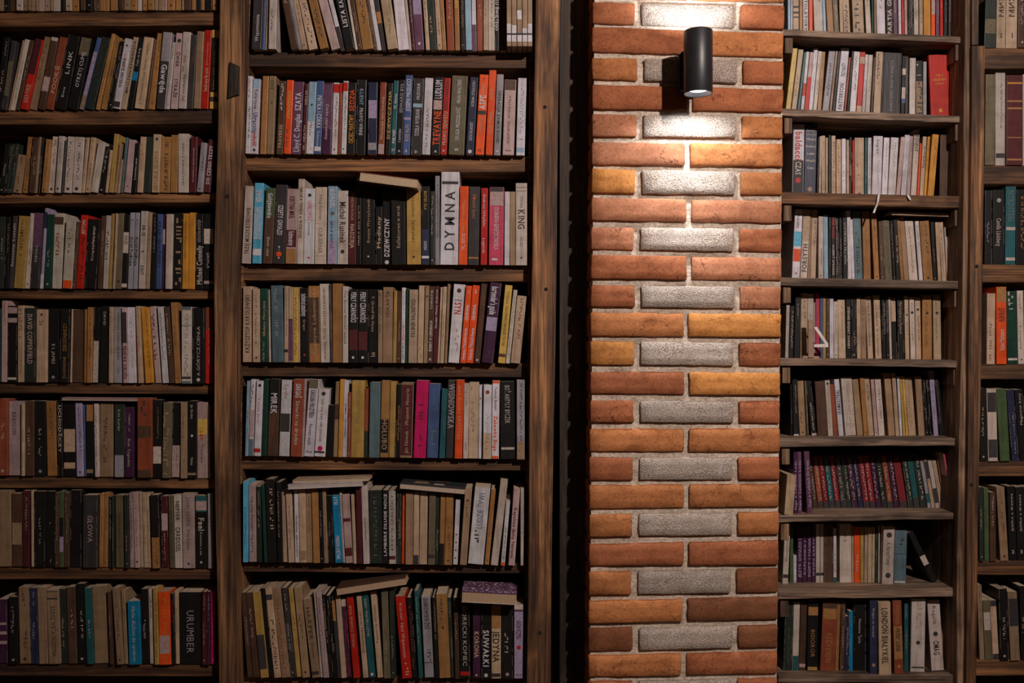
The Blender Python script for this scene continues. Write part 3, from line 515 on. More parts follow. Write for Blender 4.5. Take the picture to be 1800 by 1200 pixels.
-30 106 80 -5 r;110 268 115 -5 p /dk .55 .86 .35 BABYLON/xe .1 .4 .2;278 322 140 0 C;326 446 110 -10 B;455 605 110 -12 K;625 752 115 -40 O /xB .5 .9 .3;760 832 100 -10 K /dw .3 .95 .5 UCHODŹCZY;838 1000 100 -5 K /bC .32 .62/bC .1 .18;1010 1102 130 -25 I;1106 1132 160 -20 U;1135 1232 155 0 K /bO .77 1/bT .05 .1;1250 1307 145 -15 w /xk .1 .85 .4;1315 1492 130 0 T /xB .2 .8 .3
@ L5 190 690 7.5
82 212 150 0 D /be .0 .3/dw .63 .93 .3 Iron kurier;217 336 190 -8 V /dw .15 .55 .3 Rok Tygodnia/xw .65 .9 .2;385 582 70 0 r /bB .5 .65/xB .7 .95 .5/bB .0 .1;587 705 95 0 K /bw .18 .4/xT .5 .9 .2;709 826 130 18 q /xT .05 .9 .7;832 945 130 18 K /bp .01 .43/xk .1 .4 .2;953 1037 130 2 T /xB .5 .85 .3;1045 1167 110 0 K /dw .77 .95 .3 Jan Gordon/dw .17 .27 .3 Wahanie/bT .04 .07/ow .55 .3;1172 1312 125 0 p /bY .57 .78/dk .2 .45 .3 Traumata/xR .5 .62 .4;1320 1395 165 -5 B
@ L6 0 850 7.5
-20 146 85 -12 T /-;155 292 130 0 B /bT .3 .6;296 388 90 0 M;412 440 70 -8 C;450 598 100 0 K /xe .3 .65 .2;602 716 100 0 K /nw .58 .2 h/xw .06 .1 .2;720 781 120 0 B;785 838 95 0 G /bI .2 .4/bK .4 .65;845 912 120 0 B;920 1078 80 0 K /ob .9 .15;1090 1288 150 0 k /dp .35 .72 .35 GŁOWA;1305 1358 130 10 O;1362 1418 120 12 O;1430 1500 170 0 D
@ L6 190 850 7.5
30 72 160 0 D;100 217 150 -4 q /dk .3 .85 .2 Siedem minut;221 278 150 -15 D;288 345 120 -25 p /xk .2 .9 .4;352 418 115 -30 p /xk .2 .9 .3/ok .08 .4;430 468 125 -22 C;474 520 125 -28 C;524 578 120 -32 C;582 702 150 -30 K /bO 0 .42/xB .04 .2 .3;706 802 165 -20 M /bp .52 .76/xw .1 .5 .2;812 872 160 -22 q /xk .1 .8 .4;880 980 150 -18 w /dk .22 .56 .6 CARIDUSEL/dk .65 .92 .5 NEFSER;
986 1142 130 -12 p /dk .57 .95 .3 JOHN GREEN/dk .25 .52 .25 19 razy Katherine/ok .06 .2;1150 1306 160 0 K /bt .78 1/bp .8 .93/dw .52 .7 .5 Feel/dw .18 .5 .2 Rozmowa o nas/ow .08 .2;1318 1388 130 -8 e /xw .3 .8 .4
@ L7 0 1015 6.485
-20 92 250 -15 V /bp .3 .35/bp .45 .5/bp .6 .64;98 205 220 0 K;225 347 110 -32 T;352 442 120 -35 N;446 547 115 -25 T /-;556 692 140 -28 T /dk .1 .78 .4 JULIUSZ WIEŻA OLSZTYNA/bk .87 .89/bk .97 .98;700 772 130 -28 D;780 880 110 -28 B;888 986 70 -20 K;992 1072 120 -50 t;1076 1242 100 -72 T /-;1250 1290 160 -30 B
@ L7 190 1015 6.485
98 178 120 -55 T;184 228 150 -40 T;240 377 270 -22 c /dw .05 .92 .3 Media dłuższe do epidemii;384 472 130 -20 K;478 527 130 -22 w /xk .6 .9 .4;530 582 120 -22 y /xB .1 .8 .4;586 717 160 -18 A /bp .15 .4/xa .1 .9 .3;722 766 180 -15 K /xR .6 .9 .4;770 812 150 -20 C;816 1060 165 0 K /de .15 .75 .35 URUMBER;1070 1122 160 0 M;1125 1163 160 0 V /xI .6 .95 .4;1168 1220 155 -5 H
@ R0 1375 0 5.538
55 82 -330 0 L;85 102 -330 0 W;106 165 -330 -5 C /bk .28 .3/bk .34 .37/bk .42 .45/bk .08 .12;170 200 -330 -5 O;205 255 -330 -5 W /dk .1 .6 .6 LITOLATORY;262 300 -330 -55 A;315 402 -330 -25 w /xk .5 .6 .3;405 433 -330 -60 L;445 507 -330 -45 O;510 560 -330 -40 q;566 598 -330 -20 C;602 668 -330 -55 C /xk .1 .5 .5;695 802 -330 -30 C /xk .05 .5 .5;822 872 -330 -35 w;
876 892 -330 -10 t;897 920 -330 -10 T;925 1007 -330 -20 W /xk .45 .6 .3;1015 1082 -330 -12 K /uw .08 .7 .6 PARTIA GRA;1086 1130 -330 -15 P;1134 1162 -330 -10 W;1166 1192 -330 -10 R;1195 1222 -330 -8 p;1228 1280 -330 -5 K /bw .04 .08/xT .2 .6 .4;1285 1330 -330 -5 w;1335 1372 -330 -4 C;1378 1447 -330 -5 a /-;1452 1490 -330 0 A /bp .4 .6;1498 1535 -330 -5 P;1538 1568 -330 -3 R;1573 1612 -330 0 K;1618 1652 -330 0 k;1658 1700 -330 0 K;1712 1735 -330 0 T
@ R1 1375 0 5.538
28 78 470 75 Y /xk .65 .8 .3;84 136 485 75 C;140 168 510 60 t;174 206 505 50 W /bR .3 .5;209 250 510 30 p /bR .0 .6;253 292 470 25 W;296 332 500 45 w;336 378 505 42 O;384 448 490 72 e /dk .3 .8 .4 JADŁODAJNIE;454 478 490 50 T;482 508 490 40 K;514 592 465 62 W /uk .1 .48 .5 PATTERSON/uk .58 .78 .5 TRZYNASTY;595 618 560 40 r;624 646 470 35 K;652 712 505 15 W;
716 768 490 45 R /bC .8 .9/bC .05 .17;773 802 530 25 W /xk .1 .6 .4;806 852 535 8 w;855 880 560 5 B;885 955 505 0 C /xk .5 .95 .4;960 1147 480 0 k* /ue .1 .85 .15 DOKTORKI NAD PLANETĄ;1153 1190 545 0 K /bw .3 .5/bw .7 .8/bU .25 .32;1194 1228 550 -10 k;1234 1296 565 -15 w /ok .07 .3;1300 1368 590 0 K /bT .05 .65/xk .1 .6 .8/xw .75 .95 .7;1372 1407 600 0 e;
1450 1642 535 -25 R* /na .68 .12 MITY/na .62 .12 LEGENDY/na .56 .12 I SNY/oa .15 .2;1648 1705 650 -5 r;1718 1745 640 -45 C
@ R2 1375 205 5.538
95 205 60 15 W /bK 0 .5/dR .5 .9 .6 baldacci/dw .3 .48 .5 CZAS/oR .22 .5;208 328 80 18 N /nw .93 .2 NAGY/nw .8 .2 Miasto/nw .7 .2 Kolory/nw .6 .2 Ludzi/nw .5 .2 Wielki/nw .4 .2 Czas/bw .86 .865/oT .1 .4;332 352 200 0 K;355 377 190 0 C;383 420 185 0 C /xk .1 .9 .3;424 446 205 0 C;452 476 180 0 K /xT .1 .9 .4;480 522 185 0 C /xk .1 .9 .4;525 575 220 0 C /xr .4 .9 .4;
580 622 215 0 W;626 652 225 0 C;656 680 200 0 K /uw .3 .6 .5 PRAGA;682 702 230 0 R;705 797 205 0 C;801 826 205 5 t;830 866 205 3 W /xr .2 .9 .4;870 962 190 20 W /dk .7 .95 .3 Inger/xe .2 .6 .2;966 1022 205 25 W /xe .3 .9 .3;1026 1102 205 35 W /xe .5 .9 .3;1106 1145 200 50 p;1152 1202 180 35 W /xe .3 .9 .3;1205 1243 190 35 p;1250 1306 130 38 w /dk .68 .97 .7 TRENINY/xk .5 .6 .2;1310 1332 260 30 A;
1336 1374 195 35 C /uk .5 .85 .6 Paweł Bojerski;1377 1405 195 40 a;1410 1475 175 52 a /xk .5 .95 .2;1530 1610 165 10 B /-;1690 1722 180 -70 T /-
@ R3 1375 350 8.0
135 245 110 48 W /bS .47 .68/bA .25 .43/dk .73 .93 .4 Stuknięty/ok .08 .2;253 350 105 50 w /uk .1 .5 .7 FORSYTH/bC .55 1;354 390 110 20 T;394 470 105 5 C /xk .5 .95 .4;510 580 240 -10 w;588 650 220 -8 L /xU .6 .95 .2;655 690 140 0 K;694 748 240 -20 K /dR .65 .98 .6 MOJE WENUS/dw .07 .55 .5 ALBERT SPEAKER;755 804 240 -12 K /xp .1 .95 .4;810 852 250 -10 K;856 922 260 -25 K /uw .25 .92 .4 MARTIN PIEKIEŁKO;
926 980 150 -35 W /xk .25 .85 .2;984 1022 285 -30 W;1026 1136 175 -55 z /xk .1 .7 .5;1145 1250 170 -22 O /xy .6 .9 .3
@ R3 1535 350 8.0
15 96 190 -45 O;100 163 310 -32 B;168 275 300 -45 q /xk .1 .9 .3;279 322 300 -50 K;326 386 290 -50 K /uC .3 .75 .4 Bajki dla mamy;390 432 270 -60 O;438 505 250 -72 T /xO .2 .9 .3;510 630 300 -70 w /xk .1 .9 .2;648 706 310 -62 W /xk .6 .95 .4;710 845 310 -62 O;850 905 320 -45 K;910 962 325 -52 C;968 1034 325 -55 C /xk .1 .9 .3;1038 1080 395 -40 w;1084 1112 420 -30 K;1116 1162 480 -25 w;1172 1242 440 -60 w /-
@ R4 1375 500 8.57
45 95 310 20 w /xk .3 .95 .3;102 170 320 12 K /xw .2 .9 .4;176 268 190 5 K /xw .65 .9 .2;275 377 130 0 C /xk .6 .9 .3/bT .05 .4;382 470 140 0 w;474 500 270 0 p;504 565 130 0 h /-;570 610 200 0 U /-;614 658 190 0 y;662 715 190 0 B;718 777 210 -6 W /xk .2 .6 .2;780 842 255 -8 w;848 960 230 -15 C /xB .2 .9 .2;966 1040 200 -4 K /dw .16 .85 .5 STEFANO BOGART XAWERY;1045 1122 200 -5 K;
1130 1188 195 -50 C;1192 1270 210 -60 T /xk .2 .9 .3;1290 1372 180 -52 C /dk .2 .95 .4 z Mann Buddenbrookowie
@ R4 1535 500 8.57
35 130 165 -32 C /xk .05 .8 .3;142 198 180 -20 K /xw .4 .9 .3;202 245 180 -30 K;250 285 190 -38 w;290 365 180 -30 K /bC .6 .97;370 470 160 -10 K /dC .4 .9 .4 Nad Soplicą La Ryszard;485 547 170 -22 C /ok .7 .5/xk .3 .6 .3;565 640 190 -22 w /ok .75 .6/xk .3 .9 .3;645 727 190 -18 C /ok .8 .5/xk .3 .7 .3;745 890 160 -8 O /ok .72 .3/xB .2 .9 .2;910 1027 155 -12 C /ok .72 .4/xk .3 .9 .2
@ R5 1375 640 5.625
85 105 200 -8 K;112 166 150 -15 K /bw .0 .03/xw .4 .9 .2;174 240 165 -32 T;245 266 165 -35 q;290 345 170 -60 K /uw .1 .6 .3 JAMES BERTI DZIEŃ/bw 0 .04;350 450 175 -30 B /-;455 505 160 -50 w /ok .94 .5/xO .1 .8 .3;508 552 200 -50 r /-;560 610 150 -48 W /uk .38 .8 .7 (KAMASUTRA);625 732 135 -45 w /xO .1 .9 .2;742 802 150 -50 T /-;808 850 140 -42 O;854 910 135 -48 C /xk .6 .9 .4;914 950 150 -42 p;955 1016 140 -42 w /xk .3 .9 .3;
1052 1118 90 -48 T /-;1124 1160 90 -40 C /xB .3 .9 .3;1166 1190 120 -32 W;1196 1222 120 -38 y;1226 1248 120 -40 Y;1252 1325 135 -55 C /xO .1 .9 .4;1350 1412 120 -38 T /xB .4 .6 .3;1416 1450 140 -35 K;1454 1482 120 -35 K;1500 1547 65 -50 I /xk .5 .95 .3;1560 1608 60 -70 K /xw .2 .9 .1
@ R6 1375 780 5.625
20 108 310 30 C /- ^715;114 152 75 -8 V /uI .05 .85 .5 Saga o Ludziach Lodu ^690;156 196 75 -5 P /uI .05 .85 .5 Saga o Ludziach Lodu ^690;248 303 70 -35 P /uI .1 .85 .5 Saga o Ludziach Ordynat ^690;
308 352 125 -60 B /xw .16 .92 .4;358 410 125 -62 r /bk 0 .12/xw .16 .92 .4;414 466 120 -64 Q /bk 0 .12/xw .16 .92 .4;470 522 125 -62 t /bk 0 .12/xw .16 .92 .4;527 580 120 -64 Q /bk 0 .12/xw .16 .92 .4;585 636 125 -62 k /xw .16 .92 .4;641 692 120 -64 D /xw .16 .92 .4;697 750 120 -66 V /xw .16 .92 .4;755 806 120 -66 N /xw .16 .92 .4;811 866 120 -68 Q /bk 0 .12/xw .16 .92 .4;871 926 120 -68 Q /bk 0 .12/xw .16 .92 .4;931 982 120 -68 V /xw .16 .92 .4;987 1042 120 -70 D /xw .16 .92 .4;1047 1100 120 -70 r /bk 0 .12/xw .16 .92 .4;1106 1160 120 -72 V /xw .16 .92 .4;
1165 1242 120 -78 M /bQ .12 .95/bk 0 .12;1248 1300 120 -72 D /xw .16 .92 .4;1305 1362 120 -74 t /bk 0 .2;1367 1430 120 -76 D /xw .16 .92 .4;1440 1473 155 -80 e /bt .1 .3;1478 1512 150 -80 C /bk .6 .95;1517 1558 155 -80 w /bk .1 .4;1562 1600 160 -80 C;1604 1642 80 -82 T;1650 1690 90 -105 p /bh .5 1 ^655
@ R7 1370 910 5.625
30 86 60 25 w /uk .3 .85 .35 Desolation/bk .1 .16 ^668;104 136 90 5 G;140 170 370 0 W;175 226 100 5 V /uI .1 .8 .5 JĘZYK GWIAZD I;230 270 95 3 V /uI .1 .8 .5 KAPŁANKA I;274 316 90 3 V /uI .1 .8 .5 EGIPT I MAGIA;320 357 80 2 V /uI .1 .8 .5 WYSPA KARTY;361 400 60 2 w /bk .12 .17;404 437 60 2 w /bk .12 .17;442 530 60 0 B /-;535 566 100 0 W /bt .0 .1/xk .2 .6 .5;
598 714 60 0 w /xB .7 .85 .2;717 738 80 0 C;740 798 90 0 A /uw .2 .5 .35 WYRAJ;802 836 90 0 y;840 870 90 5 C;874 912 95 5 C /xT .1 .9 .3;915 942 90 5 C;945 972 80 5 g;975 1000 80 5 w;1006 1126 85 18 w /dk .33 .72 .4 A. Nerval Poezje/ok .15 .5/ok .85 .5 ^668;1130 1250 125 16 z /bN .55 .56/bw .02 .05/xk .65 .85 .4 ^664;1505 1572 150 -265 K /bw .34 .52 ^655
@ R8 1365 1040 5.373
62 142 110 20 D /uG .1 .65 .4 Leksykon Zwierząt;147 206 100 15 w /bt .0 .22;210 272 100 20 B /bp .05 .1;288 388 90 10 K /bO .8 .92/dO .2 .6 .4 BISIOROR/by .01 .06;412 550 95 28 r /bO .75 .9/dO .12 .55 .4 REGYDION/bB .9 1;553 586 95 20 O;598 640 80 5 B;643 680 230 -8 N /xp .3 .8 .4;684 722 185 -10 c;726 850 90 0 K /dw .4 .75 .2 Nieznane Życie;880 952 80 -20 N /dw .5 .9 .3 Wojna na wyspie/oT .12 .5 ^790;
970 1086 95 -25 C /dk .15 .92 .5 LONDON BIAŁYKIEL ^812;1115 1202 85 -22 r /bO .2 .65/dO .68 .94 .4 BASHNER/dk .3 .62 .5 PRÓBY OGNIA/oO .1 .4 ^790;1206 1247 80 0 t;1265 1398 65 12 w /xp .6 .9 .5/ok .4 .3/bk .05 .07 ^772;1465 1582 80 -42 w /dk .22 .42 .5 OMAG/ok .52 .4/dk .65 .92 .3 Rogalik ^762;1590 1662 330 -90 T ^735;1676 1742 370 -45 C ^805
@ F0 1660 0 3.75
262 338 0 10 D /bq .3 .6;342 402 -300 2 C /nk .14 .5 2/uk .34 .75 .5 МИХ.ЗВ;405 480 -300 2 C /nk .14 .5 1/uk .34 .75 .5 МИХ.ЗВ;485 540 -300 0 B;545 600 -300 0 M
@ F1 1660 0 3.75
268 333 490 5 q /-;336 402 480 3 w /xk .4 .9 .2/bk .08 .13;406 515 495 0 M /bO .05 .07/bO .7 .72/bO .62 .64/bO .3 .31/ba .9 .92;518 575 490 0 w;580 640 500 0 T
@ F2 1660 300 3.333
236 280 115 2 K;284 352 112 2 K /dw .25 .62 .4 Camilla Läckberg/oe .86 .4;356 416 92 5 t /bw .44 .48/dz .55 .95 .6 NORDSTEIN/bw .05 .09;420 478 110 2 K /xO .2 .9 .3;482 530 110 0 M
@ F3 1660 300 3.333
248 296 718 3 C /xk .05 .6 .3;308 366 680 -12 A /bO .8 1/uk .55 .73 .6 REKRUT/uw .18 .45 .5 Robert Muchamore;370 430 705 -12 g /bw .05 .08/xw .75 .95 .5;434 470 702 -8 w;474 520 700 -5 C
@ F4 1660 640 3.333
210 250 140 -5 K;258 314 145 -22 w /bk .68 .95/bk .05 .3;328 386 145 -30 G /-;396 440 150 -32 N /xw .1 .7 .2;444 492 150 -32 K /uw .5 .95 .3 Magiczne koty
@ F5 1660 640 3.333
206 232 720 -3 D;236 264 725 -5 G;268 304 750 -3 B;330 377 720 -25 T;382 426 715 -14 K /nw .12 .5 2/uw .4 .9 .3 Jabłko z drzewa;430 476 720 -14 K /nw .12 .5 3/uw .4 .9 .3 Jabłko z drzewa;480 520 720 -10 T
@ F6 1660 900 4.0
250 284 510 -22 T;288 338 620 -25 q /bw .5 .8;342 387 620 -22 C /bk .9 1/bk .0 .1;392 455 540 -14 K;468 534 560 -25 T /bk .5 .9;540 590 520 -10 K
'''
ROWN = {'L': ['topmost', 'second', 'third', 'fourth', 'fifth', 'sixth', 'seventh', 'lowest'],
        'M': ['topmost', 'second', 'third', 'fourth', 'fifth', 'sixth', 'lowest'],
        'R': ['topmost', 'second', 'third', 'fourth', 'fifth', 'sixth', 'seventh', 'eighth', 'lowest'],
        'F': ['topmost', 'second', 'third', 'fourth', 'fifth', 'sixth', 'lowest']}
CASE = {'L': 'left', 'M': 'middle', 'R': 'narrow recessed', 'F': 'far-right'}
UND = {}
for i, r_ in enumerate(MS): UND['M%d' % i] = P(0, (r_[2] + r_[3]) / 2 + 1, 0).z
for i, r_ in enumerate(LS): UND['L%d' % i] = P(0, (r_[2] + r_[3]) / 2 + 1, 0).z
for i, r_ in enumerate(FS): UND['F%d' % i] = P(0, (r_[2] + r_[3]) / 2 + 1, FY).z
for i, r_ in enumerate(RS): UND['R%d' % i] = (P(0, r_[2] + 2, RY).z, P(0, r_[3] + 2, RY).z)
rows = {}
cur = None
for ln in BOOKS.strip().split('\n'):
    if ln[0] == '@':
        _, rid, ox, oy, s = ln.split(); ox, oy, s = float(ox), float(oy), float(s); cur = rows.setdefault(rid, []); continue
    for e in ln.strip().strip(';').split(';'):
        dep = None
        if '^' in e: e, dep = e.split('^'); dep = float(dep) / s + oy
        pr = e.split('/'); t = pr[0].split()
        cur.append(dict(row=rid, x0=float(t[0]) / s + ox, x1=float(t[1]) / s + ox, yt=float(t[2]) / s + oy, lean=float(t[3]) / s, col=t[4][0], hard=t[4].endswith('*'), segs=[q.strip() for q in pr[1:]], dep=dep))
# the topmost shelf of the left bookcase shows only the feet of a row of worn brown paperbacks
x = -8; L0 = rows.setdefault('L0', [])
while x < 378:
    wpx = R_.choice([5, 6, 7, 9, 11, 13]); c_ = R_.choice('TTTOOBCpwBK')
    L0.append(dict(row='L0', x0=x, x1=x + wpx, yt=-118 + R_.uniform(-6, 6), lean=R_.uniform(-3, 3), col=c_, hard=False, segs=[], dep=None)); x += wpx + R_.choice([.3, .3, .6, 1.5])
books = []
for rid, lst in rows.items():
    prev = None
    for i, b in enumerate(lst):
        case, ri = rid[0], int(rid[1:])
        b['ord'] = i
        Y = {'L': 0.0, 'M': 0.0, 'F': FY + .01, 'R': .366}[case] + R_.uniform(-.005, .004)
        xm = (b['x0'] + b['x1']) / 2
        if rid in ('R6', 'R7', 'R8'):
            zb = surf(rid, xm, None)
            yb = b['dep'] or {'R6': 636 / 5.625 + 780, 'R7': 652 / 5.625 + 910, 'R8': 762 / 5.373 + 1040}[rid]
            Y = (CZ - zb) * F / (yb - 600) - D
            Y = min(max(Y + (.014 if rid != 'R6' else .004), RY + .004), .43) + R_.uniform(-.002, .002)
        else: zb = surf(rid, xm, None)
        if rid == 'M0' and i >= len(lst) - 5: Y = -.035
        xl, xr = P(b['x0'], 0, Y).x, P(b['x1'], 0, Y).x
        zt = P(0, b['yt'], Y).z
        u = UND[rid]
        if isinstance(u, tuple): u = lerp(u[0], u[1], (xm - 1368) / 326)
        H = zt - zb
        th = math.atan2(b['lean'] * (D + Y) / F, H)
        b.update(Y=Y, xl=xl, xr=xr, zb=zb, s=math.tan(th), H=H, u=u)
        if prev is not None:
            p = prev; hm = min(p['H'], H)
            over_b = p['xr'] - b['xl']                     # at the foot
            if over_b > -.0003:
                m_ = (over_b + .0003) / 2; p['xr'] -= m_; b['xl'] += m_
            ot = (p['xr'] + p['s'] * hm) - (b['xl'] + b['s'] * hm)
            if ot > 0: b['s'] += (ot + .0002) / hm       # lean the next one off its neighbour
        prev = b
    last = lst[-1]
    for b in lst:
        b['a'] = math.atan(b['s']); ca = math.cos(b['a'])
        b['w'] = max((b['xr'] - b['xl']) * ca, .0022)
        zr_ = b['zb'] + abs(math.sin(b['a'])) * b['w'] / 2
        b['z0'] = zr_
        H = b['H'] / ca
        top = zr_ + H * ca + abs(math.sin(b['a'])) * b['w'] / 2
        if top > b['u'] - .003: H -= (top - b['u'] + .003) / ca
        b['L'] = H; b['xc'] = (b['xl'] + b['xr']) / 2
        vis = max(0, min(b['x1'], 1800) - max(b['x0'], 0)); vy = b['L'] * F / (D + b['Y'])
        if b['yt'] < 0: vy = max(0, (CZ - b['zb'] + .0) * 0 + (600 - (b['zb'] - CZ) * F / (D + b['Y'])))
        b['area'] = vis * min(vy, 200)
        books.append(b)
books.sort(key=lambda b: -b['area'])
for i, b in enumerate(books): b['single'] = i < 300

# ---- lettering: glyph outlines of the built-in font, as flat meshes
CH = sorted(set(BOOKS) | set('0123456789'))
glyph = {}
tmp = []
for bold in (0, 1):
    for ch in CH:
        if ch.isspace(): continue
        cu = bpy.data.curves.new('t', 'FONT'); cu.body = ch; cu.resolution_u = 2; cu.fill_mode = 'FRONT'; cu.offset = .022 * bold
        o = bpy.data.objects.new('t', cu); C.objects.link(o); tmp.append((bold, ch, o))
dg = bpy.context.evaluated_depsgraph_get()
for bold, ch, o in tmp:
    me = bpy.data.meshes.new_from_object(o.evaluated_get(dg))
    vv = np.zeros(len(me.vertices) * 3, dtype=np.float32); me.vertices.foreach_get('co', vv); vv = vv.reshape(-1, 3)[:, :2].copy()
    glyph[(bold, ch)] = (vv, [tuple(p.vertices) for p in me.polygons], (float(vv[:, 0].max()) if len(vv) else .3) + .07)
    bpy.data.meshes.remove(me)
for bold, ch, o in tmp:
    cu = o.data; bpy.data.objects.remove(o); bpy.data.curves.remove(cu)
def textgeo(s, bold):
    V = []; Fc = []; x = 0; n = 0
    for ch in s:
        if ch == ' ': x += .32; continue
        g = glyph[(bold, ch)]
        if len(g[0]):
            V.append(g[0] + [x, 0]); Fc += [tuple(i + n for i in f_) for f_ in g[1]]; n += len(g[0])
        x += g[2]
    if not V: return np.zeros((0, 2)), [], 1
    return np.vstack(V), Fc, x - .07
class Acc:
    def __init__(s): s.v = []; s.f = []; s.c = []; s.n = 0
    def add(s, v, f, c):
        v = np.asarray(v, dtype=np.float64).reshape(-1, 3)
        s.f += [tuple(i + s.n for i in q) for q in f]; s.v.append(v); s.n += len(v)
        c = np.asarray(c, dtype=np.float64); s.c.append(np.broadcast_to(c, (len(v), 3)))
def cover_geo(w, L, dp, r):
    t = min(.0009, w * .2); r = min(r, w * .3); x = w / 2
    prof = [(-x, dp), (-x, r), (-x + .3 * r, .3 * r), (-x + r, 0), (x - r, 0), (x - .3 * r, .3 * r), (x, r), (x, dp), (x - t, dp), (x - t, t + .0004), (-x + t, t + .0004), (-x + t, dp)]
    v = []; f = []; n = 12; lv = [0, .33, .67, 1]
    for z in lv: v += [(a_, b_, z * L) for a_, b_ in prof]
    for j in range(3):
        for k in range(n): f.append((j * n + k, j * n + (k + 1) % n, (j + 1) * n + (k + 1) % n, (j + 1) * n + k))
    o = 3 * n
    for base, rev in ((0, 1), (o, 0)):
        for q in ((0, 1, 10, 11), (1, 2, 3, 10), (3, 4, 9, 10), (4, 5, 6, 9), (6, 7, 8, 9)):
            q = tuple(base + i for i in q); f.append(q if not rev else q[::-1])
    return v, f
def box_geo(x0, x1, y0, y1, z0, z1):
    v = [(x0, y0, z0), (x1, y0, z0), (x1, y0, z1), (x0, y0, z1), (x0, y1, z0), (x1, y1, z0), (x1, y1, z1), (x0, y1, z1)]
    return v, [(0, 1, 2, 3), (5, 4, 7, 6), (4, 0, 3, 7), (1, 5, 6, 2), (3, 2, 6, 7), (4, 5, 1, 0)]
DARK = set('Q K k D g t N P V M B U q r c R A H'.split())
def print_geo(b, acc, cap=1.0):
    w, L, rnd = b['w'], b['L'], random.Random(int(b['x0'] * 31 + ord(b['row'][0]) * 7 + int(b['row'][1]) * 977))
    ytop = L
    segs = [q for q in b['segs'] if q]
    lab = None
    fw = w * .90
    if not segs and w > .004:
        cc = rnd.choice('wCep') if b['col'] in DARK else rnd.choice('kkBM')
        a0 = rnd.uniform(.2, .5); segs = ['x%s %.2f %.2f .32' % (cc, a0, a0 + rnd.uniform(.2, .4))]
        if rnd.random() < .5: segs.append('x%s %.2f .94 .28' % (cc, .75))
        if rnd.random() < .5 and w > .006: segs.append('o%s .06 .3' % cc)
    yy = -.00025
    for q in segs:
        if q == '-': continue
        p = q.split(' '); kd = p[0][0]; cl = PAL.get(p[0][1], PAL['k'])
        if kd == 'b':
            z0, z1 = float(p[1]) * L, float(p[2]) * L
            z0 = max(z0, .0004); z1 = min(z1, L - .0004)
            n_ = 2; v = [(-fw / 2, yy, z0), (fw / 2, yy, z0), (fw / 2, yy, z1), (-fw / 2, yy, z1)]
            # wrap the band a little over the rounded hinge
            acc.add(v, [(0, 1, 2, 3)], np.array(cl) * rnd.uniform(.9, 1.1)); yy -= .00012
        elif kd == 'o':
            z = float(p[1]) * L; r = float(p[2]) * w * .5; m = 8
            v = [(r * math.cos(k * 2 * math.pi / m), yy - .0001, z + r * math.sin(k * 2 * math.pi / m)) for k in range(m)]
            acc.add(v, [tuple(range(m))], cl); lab = lab or p[0][1]
        elif kd == 'x':
            z, z1, hh = float(p[1]) * L, float(p[2]) * L, float(p[3]) * w if len(p) > 3 else .3 * w
            x0 = rnd.uniform(-.12, .12) * w; v = []; f = []; n = 0
            while z < z1:
                ln_ = rnd.uniform(.25, .8) * hh; ln_ = max(ln_, .0006)
                xa, xb = x0 - hh / 2 * rnd.uniform(.6, 1), x0 + hh / 2 * rnd.uniform(.6, 1)
                if rnd.random() < .8:
                    if rnd.random() < .5: v += [(xa, yy, z), (xb, yy, z), (xb, yy, z + ln_ * .45), (xa, yy, z + ln_ * .45)]
                    else:
                        xs_ = rnd.choice((xa, xb - hh * .3)); v += [(xs_, yy, z), (xs_ + hh * .3, yy, z), (xs_ + hh * .3, yy, z + ln_), (xs_, yy, z + ln_)]
                    f.append((n, n + 1, n + 2, n + 3)); n += 4
                z += ln_ * 1.15
            if v: acc.add(v, f, cl)
            lab = lab or p[0][1]
        elif kd == 'n':
            z, hh, txt = float(p[1]) * L, float(p[2]) * w * 1.3, ' '.join(p[3:])
            g, f, wd = textgeo(txt, 1)
            if not f: continue
            s = min(hh, .86 * w / wd); v = np.zeros((len(g), 3)); v[:, 0] = (g[:, 0] - wd / 2) * s; v[:, 2] = z + (g[:, 1] - .35) * s; v[:, 1] = yy - .0001
            acc.add(v, f, cl); lab = lab or p[0][1]
        else:
            z0, z1, sz, txt = float(p[1]) * L, float(p[2]) * L, float(p[3]), ' '.join(p[4:])
            g, f, wd = textgeo(txt, 1 if sz >= .45 or w < .012 else 0)
            if not f: continue
            S = sz * w * 1.38; ext = (z1 - z0); sx = ext / wd
            sx = min(max(sx, S * .45), S * 1.9)
            if sx * wd > ext: sx = ext / wd
            zc = (z0 + z1) / 2
            v = np.zeros((len(g), 3)); a_ = (g[:, 0] - wd / 2) * sx; c_ = (g[:, 1] - .35) * S
            if kd == 'u': v[:, 0] = -c_; v[:, 2] = zc + a_
            else: v[:, 0] = c_; v[:, 2] = zc - a_
            v[:, 1] = yy - .0001
            acc.add(v, f, cl); lab = lab or p[0][1]
    if b['col'] in 'KkDNMVB' and w > .005 and rnd.random() < .45:      # rubbed edges
        for sx in (-1, 1):
            if rnd.random() < .7:
                z = 0
                while z < L * .97:
                    l_ = rnd.uniform(.02, .3) * L; xx = sx * w * .43
                    if rnd.random() < .55: acc.add([(xx - .0003, yy, z), (xx + .0003, yy, z), (xx + .0003, yy, min(z + l_, L)), (xx - .0003, yy, min(z + l_, L))], [(0, 1, 2, 3)], (.3, .24, .2))
                    z += l_ + .01
    return lab
ORD = ['leftmost', 'second', 'third', 'fourth', 'fifth', 'sixth', 'seventh', 'eighth', 'ninth', 'tenth', 'eleventh', 'twelfth', 'thirteenth', 'fourteenth', 'fifteenth', 'sixteenth', 'seventeenth', 'eighteenth', 'nineteenth', 'twentieth']
for t_, n_ in (('twenty', 20), ('thirty', 30), ('forty', 40)):
    if t_ != 'twenty': ORD.append({'thirty': 'thirtieth', 'forty': 'fortieth'}[t_])
    for q in ('first', 'second', 'third', 'fourth', 'fifth', 'sixth', 'seventh', 'eighth', 'ninth'): ORD.append(t_ + '-' + q)
def art(w_): return w_
